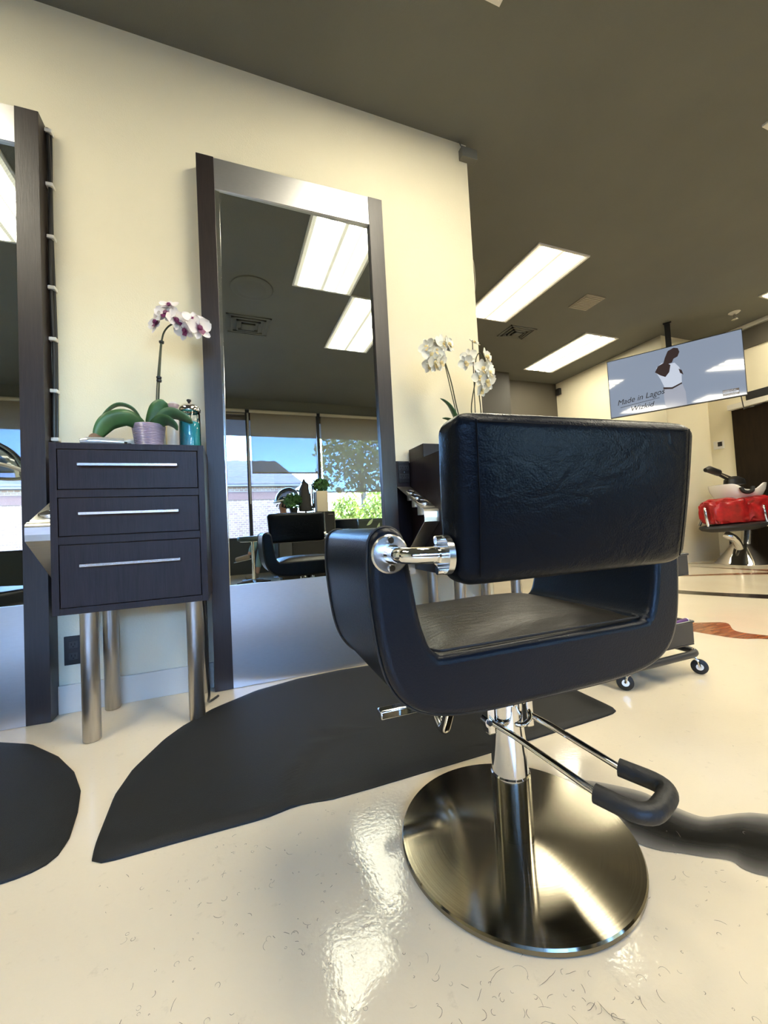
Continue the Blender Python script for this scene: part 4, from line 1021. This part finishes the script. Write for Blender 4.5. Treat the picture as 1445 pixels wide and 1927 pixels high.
# generic standing figure in a pale shirt and trousers, head bowed
flat('pictured_torso', [(-.17, .18), (-.10, .24), (-.02, .20), (.05, .20), (.10, .12), (.12, .02), (.10, -.06), (.115, -.12), (-.02, -.15), (-.09, -.13), (-.13, .0), (-.17, .10)], 'scr_white')
flat('pictured_trousers', [(-.10, -.14), (-.02, -.16), (.12, -.13), (.15, -.25), (.155, -.44), (-.09, -.44), (-.105, -.30)], 'scr_grey')
flat('pictured_shade', [(-.19, .12), (-.15, .20), (-.06, .24), (.0, .18), (-.02, .08), (-.07, .02), (-.13, .06)], 'scr_dark', -.0056)
flat('pictured_head', [(-.09, .20), (-.06, .30), (-.02, .39), (.05, .42), (.10, .40), (.115, .34), (.09, .28), (.04, .26), (.02, .21), (-.04, .20)], 'scr_dark', -.0054)
flat('pictured_belt', [(-.105, -.125), (.0, -.150), (.115, -.105), (.117, -.125), (.0, -.175), (-.105, -.155)], 'scr_dark', -.0056)
flat('pictured_arm', [(.09, .10), (.125, .07), (.14, .0), (.12, .02), (.105, .03)], 'scr_dark', -.0056)
def text(body, x, z, size, rot=0, shear=.25, mat='ink', name='lettering', sx=1):
    cu = bpy.data.curves.new(name, 'FONT'); cu.body = body; cu.size = size; cu.shear = shear; cu.extrude = .0004
    tmp = bpy.data.objects.new('tmp', cu); C.objects.link(tmp)
    bpy.context.view_layer.update()
    me = bpy.data.meshes.new_from_object(tmp.evaluated_get(bpy.context.evaluated_depsgraph_get())); bpy.data.objects.remove(tmp)
    me.materials.clear(); me.materials.append(M[mat])
    o = bpy.data.objects.new(name, me); C.objects.link(o); o.parent = scr
    o.matrix_local = Matrix.Translation((x, -.0056, z)) @ Matrix.Rotation(PI/2, 4, 'X') @ Matrix.Rotation(rot, 4, 'Z') @ Matrix.Diagonal((sx, 1, 1, 1))
    return o
text('Made in Lagos', -.70, -.27, .115, math.radians(5), .35, sx=.92)
text('Wizkid', -.54, -.395, .105, math.radians(4), .35)
flat('underline', [(-.66, -.305), (-.16, -.262), (-.16, -.268), (-.66, -.312)], 'ink', -.0056)
tb_('advisory_mark', 'scr_dark', scr, .55, .72, -.0056, -.0045, -.415, -.335)
text('PARENTAL', .555, -.361, .025, 0, 0, 'scr_white', 'lettering', 1.15).location.y = -.0064
tb_('advisory_bar', 'scr_white', scr, .555, .715, -.0060, -.0050, -.389, -.366)
text('ADVISORY', .56, -.386, .024, 0, 0, 'ink', 'lettering', 1.15).location.y = -.0070
text('EXPLICIT CONTENT', .555, -.409, .015, 0, 0, 'scr_white', 'lettering', 1.1).location.y = -.0064
bm = new(); add_tube(bm, smooth_path([(6.45, 3.22, 2.32), (6.75, 3.35, 2.22), (7.2, 3.55, 2.30), (7.37, 3.40, 2.35), (7.37, 3.1, 2.47)], 6), .006, 6); tag(obj('television_cable', bm, 'black_plastic'), 'thin cable sagging from the television to the white ledge', 'cable')

# right wall: closet with white ledge, thermostat, sensor
t = thing('built_in_closet', 'dark brown built-in closet with white ledge on right wall', 'closet', (7.40, 2.9, 0))
boxobj('door_panel', 'brownpanel', t, 7.385, 7.419, 2.85, 3.83, 0.001, 2.35, smooth=False)
boxobj('door_panel', 'brownpanel', t, 7.385, 7.419, 1.85, 2.845, 0.001, 2.35, smooth=False)
boxobj('ledge', 'white_trim', t, 7.30, 7.419, 1.80, 3.84, 2.352, 2.432, bevel=.004)
t = thing('thermostat', 'small white thermostat with black display on the right wall', 'thermostat', (7.41, 4.40, 1.86))
boxobj('housing', 'white_plastic', t, 7.39, 7.419, 4.32, 4.46, 1.79, 1.92, bevel=.004)
boxobj('display', 'black_plastic', t, 7.386, 7.392, 4.33, 4.39, 1.83, 1.90) if False else boxobj('display', 'black_plastic', t, 7.386, 7.392, 4.335, 4.395, 1.83, 1.90)
for o in [o for o in bpy.data.objects if o.parent == t]:
    pass
t.location.y -= .34   # on the exposed length of wall
boxobj('motion_sensor', 'black_plastic', None, 6.34, 6.399, 6.22, 6.33, 3.35, 3.48, bevel=.006)
tag(bpy.data.objects['motion_sensor'], 'small black sensor box high in the far wall corner', 'sensor')
outlet_r = thing('wall_outlet', 'black outlet low on the right wall behind the shampoo chair', 'outlet', (7.41, 3.93, .25))
boxobj('cover_plate', 'black_plastic', outlet_r, 7.408, 7.419, 3.86, 4.02, .17, .32, bevel=.002)

# ------------------------------------------------------------------ shampoo chair with basin
SX, SY = 6.85, 3.62
t = thing('shampoo_chair', 'black shampoo chair on chrome cone base with white basin', 'shampoo unit', (SX, SY, 0), -YA)
K = dict(local=True)
b = new(); add_lathe(b, [(0, .001), (.315, .001), (.32, .01), (.30, .03), (.20, .16), (.125, .27), (.11, .29), (0, .292)], .07, .02, 48); obj('base_cone', b, 'chrome', t, **K)
b = new(); add_tube(b, smooth_path([(.03, -.02, .14), (-.03, -.06, .25), (-.11, -.10, .36), (-.19, -.10, .42), (-.22, -.06, .45)], 5), [.055]*20 + [.04], 18); obj('stem', b, 'chrome', t, **K)
b = new(); add_tube(b, [(.18, .06, .20), (.30, .14, .60), (.36, .18, .95)], [.07, .06, .08], 16); obj('basin_post', b, 'chrome_satin', t, **K)
b = new(); n = 40; prof = [(0, .50), (.30, .50), (.40, .525), (.43, .56), (.42, .585), (.35, .598), (0, .60)]
add_lathe(b, prof, 0, 0, 40)
for v in b.verts: v.co.x = v.co.x*1.05 - .125; v.co.y = v.co.y*.62 - .10; v.co.z += .04*(v.co.x+.12)
obj('seat', b, 'black_rubber', t, **K)
b = new(); add_prism(b, [(-.13, .58), (-.07, .57), (.06, 1.02), (.0, 1.04)], 'x', -.02, .45)
for v in b.verts: v.co.y += .18; v.co.x += (v.co.z-.55)*.25
obj('backrest', b, 'leather', t, bevel=.02, **K)
for xs, yo in ((-.545, -.10), (.235, -.16)):
    b = new(); add_tube(b, round_path([(xs+.03, yo-.05, .545), (xs+.0, yo-.06, .70), (xs-.005, yo-.05, .84), (xs+.09, yo+.06, .845), (xs+.17, yo+.2, .74), (xs+.13, yo+.24, .58)], .07, 6), .019, 12); obj('armrest', b, 'chrome', t, **K)
# basin with neck notch
b = new(); n = 48; rings = []
for (k, zz, inn) in ((.62, .90, 0), (.80, .96, 0), (.96, 1.08, 0), (1.0, 1.155, 0), (1.0, 1.175, 0), (.95, 1.18, 0), (.90, 1.165, 0), (.82, 1.08, 0), (.55, 1.0, 0)):
    ring = []
    for i in range(n):
        a = 2*PI*i/n; x = .35*math.copysign(abs(math.cos(a))**.7, math.cos(a)); y = .24*math.copysign(abs(math.sin(a))**.7, math.sin(a))
        z = zz
        nn = math.exp(-((a-1.5*PI)/.34)**2) if zz > 1.0 and k >= .82 else 0
        ring.append(b.verts.new((x*k + .25, y*k + .21, z - .10*nn)))
    rings.append(ring)
for a_, b_ in zip(rings[:-1], rings[1:]):
    for i in range(n): b.faces.new((a_[i], a_[(i+1) % n], b_[(i+1) % n], b_[i]))
b.faces.new(rings[0][::-1]); b.faces.new(rings[-1]); obj('basin', b, 'porcelain', t, angle=60, **K)
b = new(); add_tube(b, smooth_path([(.09, -.04, 1.12), (.11, -.05, 1.06), (.17, -.06, 1.04), (.24, -.05, 1.06), (.26, -.04, 1.12)], 5), .026, 12); obj('neck_rest', b, 'black_rubber', t, **K)
b = new(); add_tube(b, [(-.36, .02, 1.40), (-.30, .03, 1.41), (-.12, .08, 1.355), (-.115, .08, 1.35)], [.03, .052, .05, .02], 14); hd = obj('hose_handle', b, 'black_plastic', t, **K)
b = new(); add_tube(b, [(-.13, .09, 1.34), (.06, .12, 1.245)], .020, 10); obj('hose_arm', b, 'black_plastic', t, **K)
b = new(); add_tube(b, [(-.11, .10, 1.37), (.10, .13, 1.285)], .012, 10); obj('hose_arm', b, 'chrome_satin', t, **K)
b = new(); add_lathe(b, [(0, 1.17), (.13, 1.17), (.12, 1.25), (.05, 1.295), (0, 1.30)], 0, 0, 24)
for v in b.verts: v.co.x = v.co.x*1.15 + .16; v.co.y = v.co.y*.8 + .14
obj('hose_mount', b, 'black_plastic', t, **K)

def rag(name, w_, d_, h__, seed, amp):
    bm = bmesh.new(); bmesh.ops.create_icosphere(bm, subdivisions=4, radius=1)
    for v in bm.verts:
        p = v.co.copy(); q = Vector([math.copysign(abs(c)**.5, c) for c in p])
        nz = noise.fractal(p*2.3 + Vector((seed, 0, 0)), 1, 2, 4); rd = abs(noise.noise(p*4.1 + Vector((0, seed, 0)))) + .5*abs(noise.noise(p*9.0 + Vector((0, 0, seed))))
        q *= 1 + amp*nz + .16*(.25 - rd)
        v.co = Vector((q.x*w_, q.y*d_, max(q.z, -.80)*h__))
    return bm
Rz = Matrix.Rotation(-YA, 4, 'Z')
t = thing('red_bag', 'crumpled red bag lying on the shampoo chair seat', 'bag', (SX, SY, .6), -YA)
b = rag('bag', .27, .17, .20, 1.3, .10)
for v in b.verts: v.co += Vector((-.245, -.10, .165))
obj('bag', b, 'red', t, local=True)
b = rag('bag', .20, .15, .20, 5.1, .14)
for v in b.verts:
    v.co += Vector((.17, -.06, .165))
    if v.co.z > .25: v.co.x += (v.co.z-.25)*.8; v.co.z += .03*(v.co.x-.1)
obj('bag_flap', b, 'red', t, local=True)

# ------------------------------------------------------------------ far side of the salon (seen in the mirror)
# stool
t = thing('cutting_stool', 'round dark stool on chrome pole in front of the window', 'stool', (.345, -1.95, 0))
b = new(); add_lathe(b, [(0, .70), (.19, .70), (.225, .715), (.23, .745), (.21, .775), (0, .782)], .345, -1.95, 32); obj('seat', b, 'sofa', t)
b = new(); add_lathe(b, [(.05, .69), (.19, .69), (.20, .70), (.05, .70)], .345, -1.95, 32); obj('seat_ring', b, 'chrome', t)
b = new(); add_cyl(b, (.345, -1.95, .08), (.345, -1.95, .70), .026, 16); obj('pole', b, 'chrome', t)
for k in range(5):
    a = k*2*PI/5 + .3; b = new(); add_tube(b, [(.345, -1.95, .085), (.345 + .26*math.cos(a), -1.95 + .26*math.sin(a), .06)], [.028, .018], 10); lg = obj('leg', b, 'black_plastic', t)
    b = new(); x, y = .345 + .25*math.cos(a), -1.95 + .25*math.sin(a); add_tube(b, [(x-.012, y, .026), (x+.012, y, .026)], .025, 12); obj('caster', b, 'black_rubber', lg)

# opposite station
t = thing('styling_station', 'black styling station with plants, opposite the middle mirror', 'station', (1.2, -2.25, 0))
boxobj('cabinet_body', 'black_plastic', t, .74, 1.52, -2.45, -2.02, .08, 1.13, bevel=.003)
boxobj('side_tower', 'black_plastic', t, 1.54, 1.70, -2.45, -2.0, .08, 1.13, bevel=.003)
boxobj('edge_strip', 'chrome_satin', t, 1.523, 1.535, -2.05, -2.0, .40, 1.13)
boxobj('edge_strip', 'chrome_satin', t, 1.702, 1.712, -2.05, -2.0, .40, 1.12)
boxobj('handle', 'chrome_satin', t, 1.59, 1.68, -1.995, -1.985, 1.075, 1.085)
boxobj('door_panel', P('grey_station_door', (.035, .037, .04), .5), t, .76, .96, -2.02, -2.0, .30, .80, bevel=.002)
boxobj('door_panel', 'black_plastic', t, .98, 1.50, -2.02, -2.0, .12, .80, bevel=.002)
boxobj('plinth', 'black_plastic', t, .80, 1.66, -2.4, -2.08, .001, .08)
def bushy(px, py, z, r, h, n, label, pot):
    t = thing('bushy_plant', label, 'plant', (px, py, z))
    if pot: boxobj('pot', 'vase', t, px-.1, px+.1, py-.1, py+.1, z, z+.36, bevel=.006); z0 = z+.36
    else:
        b = new(); add_lathe(b, [(0, z), (.06, z), (.075, z+.08), (0, z+.08)], px, py, 20); obj('pot', b, 'black_plastic', t); z0 = z+.08
    b = new()
    for k in range(7): add_tube(b, [(px, py, z0-.02), (px + r*.6*math.cos(k*1.1), py + r*.6*math.sin(k*1.1), z0 + h*.6)], [.006, .003], 5)
    obj('stems', b, 'stem', t)
    foliage('foliage', t, 'greenplant', (px, py, z0 + h*.5), (r, r*.9, h*.55), n, .036, int(px*1000))
bushy(1.53, -2.2, 1.132, .15, .22, 420, 'green bushy plant in tall beige square vase on opposite station', True)
bushy(1.05, -2.2, 1.132, .16, .24, 420, 'low green bushy plant beside the dark wig on opposite station', False)
t = thing('wig_stand', 'long dark straight wig on a stand between the two plants', 'wig', (1.24, -2.2, 1.132))
b = new(); add_lathe(b, [(.0, 1.72), (.012, 1.71), (.03, 1.67), (.065, 1.62), (.085, 1.54), (.10, 1.40), (.115, 1.25), (.12, 1.16), (.10, 1.15), (0, 1.15)], 1.25, -2.2, 28)
for v in b.verts: v.co.x += .012*math.sin(v.co.z*40); v.co.y = -2.2 + (v.co.y+2.2)*.8
obj('hair', b, 'hair', t)
b = new(); add_cyl(b, (1.385, -2.2, 1.132), (1.385, -2.2, 1.62), .010, 8); add_tube(b, [(1.33, -2.2, 1.62), (1.43, -2.2, 1.62)], .008, 8); obj('stand', b, 'black_plastic', t)
for k in range(3):
    b = new(); add_tube(b, [(1.34 + .03*k, -2.17, 1.61), (1.34 + .03*k, -2.17, 1.2)], [.008, .012], 8); obj('hair_weft', b, 'hair', t)

# hood dryer and the seated person
t = thing('hood_dryer_chair', 'hooded hair dryer chair beside the window behind the plants', 'dryer chair', (1.02, -2.75, 0))
boxobj('seat', 'leather', t, .74, 1.24, -3.0, -2.5, .38, .50, bevel=.03)
boxobj('backrest', 'leather', t, 1.20, 1.32, -3.0, -2.5, .45, 1.10, bevel=.03)
b = new(); add_cyl(b, (1.0, -2.75, .03), (1.0, -2.75, .38), .05, 16); obj('pedestal', b, 'chrome', t)
b = new(); add_lathe(b, [(0, .002), (.27, .002), (.27, .02), (0, .035)], 1.0, -2.75, 32); obj('base', b, 'chrome_satin', t)
b = new(); add_tube(b, smooth_path([(1.34, -2.75, .6), (1.36, -2.75, 1.2), (1.28, -2.75, 1.52), (1.16, -2.75, 1.58)], 5), .022, 10); obj('hood_post', b, 'chrome', t)
hp = [(.225*math.cos(a), .225*math.sin(a)) for a in [PI/2*k/10 for k in range(11)]]
b = new(); add_lathe(b, [(r, 1.40 + z) for r, z in hp], 1.02, -2.75, 36); 
for v in b.verts: v.co.z += (v.co.x-1.02)*.18
hd = obj('hood', b, 'hood', t); dryer = t
b = new(); add_tube(b, [(1.02 + .228*math.cos(2*PI*k/36), -2.75 + .228*math.sin(2*PI*k/36), 1.40 + .228*math.cos(2*PI*k/36)*.18) for k in range(36)], .014, 8, closed=True); obj('hood_rim', b, 'white_plastic', hd)

def person():
    t = thing('person', 'seated person in maroon top, jeans and tan shoes under dryer', 'person', (.95, -2.75, 0))
    def skin(name, verts, edges, radii, mat, sub=2, root=0):
        me = bpy.data.meshes.new(name); me.from_pydata([Vector(v) - t.location for v in verts], edges, [])
        o = bpy.data.objects.new(name, me); C.objects.link(o); o.parent = t
        md = o.modifiers.new('skin', 'SKIN'); md.use_smooth_shade = True
        for i, r in enumerate(radii):
            rr = r if isinstance(r, tuple) else (r, r)
            me.skin_vertices[0].data[i].radius = rr
        me.skin_vertices[0].data[root].use_root = True
        s = o.modifiers.new('sub', 'SUBSURF'); s.levels = sub; s.render_levels = sub
        me.materials.append(M[mat]); return o
    Y = -2.75
    # body: one continuous figure, facing -X
    V = [(.98, Y, .60), (1.0, Y, .80), (.99, Y, 1.0), (.97, Y, 1.10), (.95, Y, 1.17), (.945, Y, 1.27), (.935, Y, 1.36),
         (.97, Y-.17, 1.06), (.90, Y-.21, .84), (.68, Y-.16, .78), (.60, Y-.14, .78),
         (.97, Y+.17, 1.06), (.88, Y+.21, .86), (.68, Y+.17, .80), (.60, Y+.15, .80),
         (.94, Y-.09, .57), (.55, Y-.10, .58), (.47, Y-.10, .16), (.46, Y-.10, .09),
         (.94, Y+.09, .60), (.50, Y+.05, .76), (.36, Y+.03, .50), (.32, Y+.03, .44)]
    E_ = [(0,1),(1,2),(2,3),(3,4),(4,5),(5,6),(3,7),(7,8),(8,9),(9,10),(3,11),(11,12),(12,13),(13,14),(0,15),(15,16),(16,17),(17,18),(0,19),(19,20),(20,21),(21,22)]
    Rr = [.13, .12, .125, .06, .05, .085, .07, .06, .045, .035, .025, .06, .045, .035, .025, .085, .062, .042, .036, .085, .062, .042, .036]
    skin('body', V, E_, Rr, 'skin')
    skin('top', [V[0], V[1], V[2], V[3], V[7], V[8], (.72, Y-.17, .79), V[11], V[12], (.72, Y+.18, .81)], [(0,1),(1,2),(2,3),(3,4),(4,5),(5,6),(3,7),(7,8),(8,9)], [.17, .165, .175, .085, .085, .062, .048, .085, .062, .048], 'redshirt')
    skin('jeans', [V[0], V[15], V[16], (.475, Y-.10, .19), V[19], V[20], (.345, Y+.03, .475)], [(0,1),(1,2),(2,3),(0,4),(4,5),(5,6)], [.165, .10, .072, .055, .10, .072, .055], 'jeans')
    for name, a in (('shoe', ((.49, Y-.10, .055), (.36, Y-.10, .05), (.25, Y-.10, .045))), ('shoe', ((.345, Y+.03, .42), (.22, Y+.03, .395), (.09, Y+.03, .375)))):
        sh = skin(name, list(a), [(0,1),(1,2)], [.056, .052, .044], 'shoe')
        b = new(); d = Vector(a[2]) - Vector(a[0]); d.normalize(); nrm = Vector((-d.z, 0, d.x)); nrm = -nrm if nrm.z < 0 else nrm
        ring = [[], []]
        for k in range(20):
            an = 2*PI*k/20; c_ = Vector(a[1]) + d*(.150*math.cos(an) + .008) + Vector((0, .040*math.sin(an), 0)) - nrm*.046
            for q, lv in enumerate((0, .011)): ring[q].append(b.verts.new(c_ + nrm*lv))
        b.faces.new(ring[0]); b.faces.new(ring[1][::-1])
        for k in range(20): b.faces.new((ring[0][k], ring[0][(k+1) % 20], ring[1][(k+1) % 20], ring[1][k]))
        obj('sole', b, 'sole', t)
    for s in (-1, 1):
        yb = Y + s*.145
        for k in range(4):
            skin('finger', [(.60, yb + (k-1.5)*.017, .785), (.565, yb + (k-1.5)*.019, .785), (.535 + .006*abs(k-1.5), yb + (k-1.5)*.020, .770)], [(0,1),(1,2)], [.010, .009, .008], 'skin', 1)
        skin('thumb', [(.615, yb - s*.02, .785), (.59, yb - s*.045, .78)], [(0,1)], [.011, .009], 'skin', 1)
    b = new(); bmesh.ops.create_icosphere(b, subdivisions=3, radius=.118)
    for v in b.verts:
        v.co = Vector((v.co.x*.95 + .965, v.co.y*.85 + Y, v.co.z*1.05 + 1.345))
    bmesh.ops.delete(b, geom=[v for v in b.verts if v.co.x < .90 and v.co.z < 1.39], context='VERTS'); obj('hair', b, 'hair', t)
    b = new(); add_tube(b, [(.855, Y, 1.32), (.828, Y, 1.288), (.85, Y, 1.28)], [.008, .014, .010], 8); obj('nose', b, 'skin', t)
    b = new()
    for s in (-1, 1): add_tube(b, [(.862, Y + s*.03, 1.323), (.853, Y + s*.03, 1.323)], .010, 10)
    obj('eyes', b, 'ink', t)
    b = new(); add_tube(b, [(.868, Y-.022, 1.252), (.858, Y, 1.25), (.868, Y+.022, 1.252)], .006, 8); obj('mouth', b, P('lip_tone', (.28, .10, .09), .5), t)
    for s in (-1, 1):
        b = new(); add_tube(b, [(.955, Y + s*.083, 1.27), (.965, Y + s*.092, 1.295), (.95, Y + s*.086, 1.32)], [.010, .016, .010], 8); obj('ear', b, 'skin', t)
person()

dup(dryer, (-1.72, .82, 0), math.radians(115), 'hooded hair dryer chair whose dark hood shows in the left mirror')
# lounge seating by the window
t = thing('window_sofa', 'dark green sofa by the window with pale leaf print', 'sofa', (2.95, -3.4, 0))
boxobj('seat', 'sofa', t, 2.35, 3.9, -3.75, -3.05, .20, .52, bevel=.04)
boxobj('backrest', 'sofa', t, 2.35, 3.9, -3.15, -2.98, .45, 1.0, bevel=.05)
for x in (2.45, 3.8):
    for y in (-3.7, -3.1): boxobj('leg', 'black_plastic', t, x-.03, x+.03, y-.03, y+.03, .001, .2)
for k, (x, z, a) in enumerate(((2.62, .86, .5), (3.02, .90, .8), (3.10, .80, .4), (3.45, .86, .6), (2.82, .72, .9), (3.6, .72, .5))):
    b = new(); pts = []
    for i in range(9):
        s = i/8; wd = .032*math.sin(PI*s)
        pts.append((s*.2, wd + .05*s*s))
    for i in range(7, 0, -1):
        s = i/8; pts.append((s*.2, -.032*math.sin(PI*s) + .05*s*s))
    f = [b.verts.new((x + p[0]*math.cos(a) - p[1]*math.sin(a), -2.976, z + p[0]*math.sin(a) + p[1]*math.cos(a))) for p in pts]
    b.faces.new(f); obj('leaf_print', b, 'leafprint', t, smooth=False)
t = thing('tub_chair', 'round black tub chair with white piping beside opposite station', 'chair', (2.02, -2.45, 0))
b = new(); n = 30
pathi = []
for z, r in ((.25, .30), (.9, .32), (1.05, .30)): pass
for k in range(n+1):
    a = -0.15*PI + 1.3*PI*k/n
    pathi.append((math.cos(a), math.sin(a)))
lo = []; 
for (c, s) in pathi:
    hgt = .98 if s > 0 else .98 + .25*s
    lo.append([b.verts.new((2.02 + r*c, -2.5 + r*s, z)) for r, z in ((.25, .20), (.27, .85*hgt/.98), (.255, hgt+.02), (.22, hgt), (.21, .42))])
for p, q in zip(lo[:-1], lo[1:]):
    for k in range(4): b.faces.new((p[k], p[k+1], q[k+1], q[k]))
bk = obj('shell', b, 'leather', t)
b = new(); add_tube(b, [(2.02 + .262*c, -2.5 + .262*s, (.98 if s > 0 else .98 + .25*s) + .012) for c, s in pathi], .009, 8); obj('piping', b, 'white_plastic', bk)
b = new(); add_lathe(b, [(0, .40), (.20, .40), (.215, .43), (.20, .47), (0, .48)], 2.02, -2.5, 28); obj('seat', b, 'leather', t)
b = new(); add_lathe(b, [(0, .001), (.24, .001), (.25, .02), (.06, .05), (.05, .40), (0, .40)], 2.02, -2.5, 28); obj('base', b, 'black_plastic', t)

bpy.context.view_layer.update()
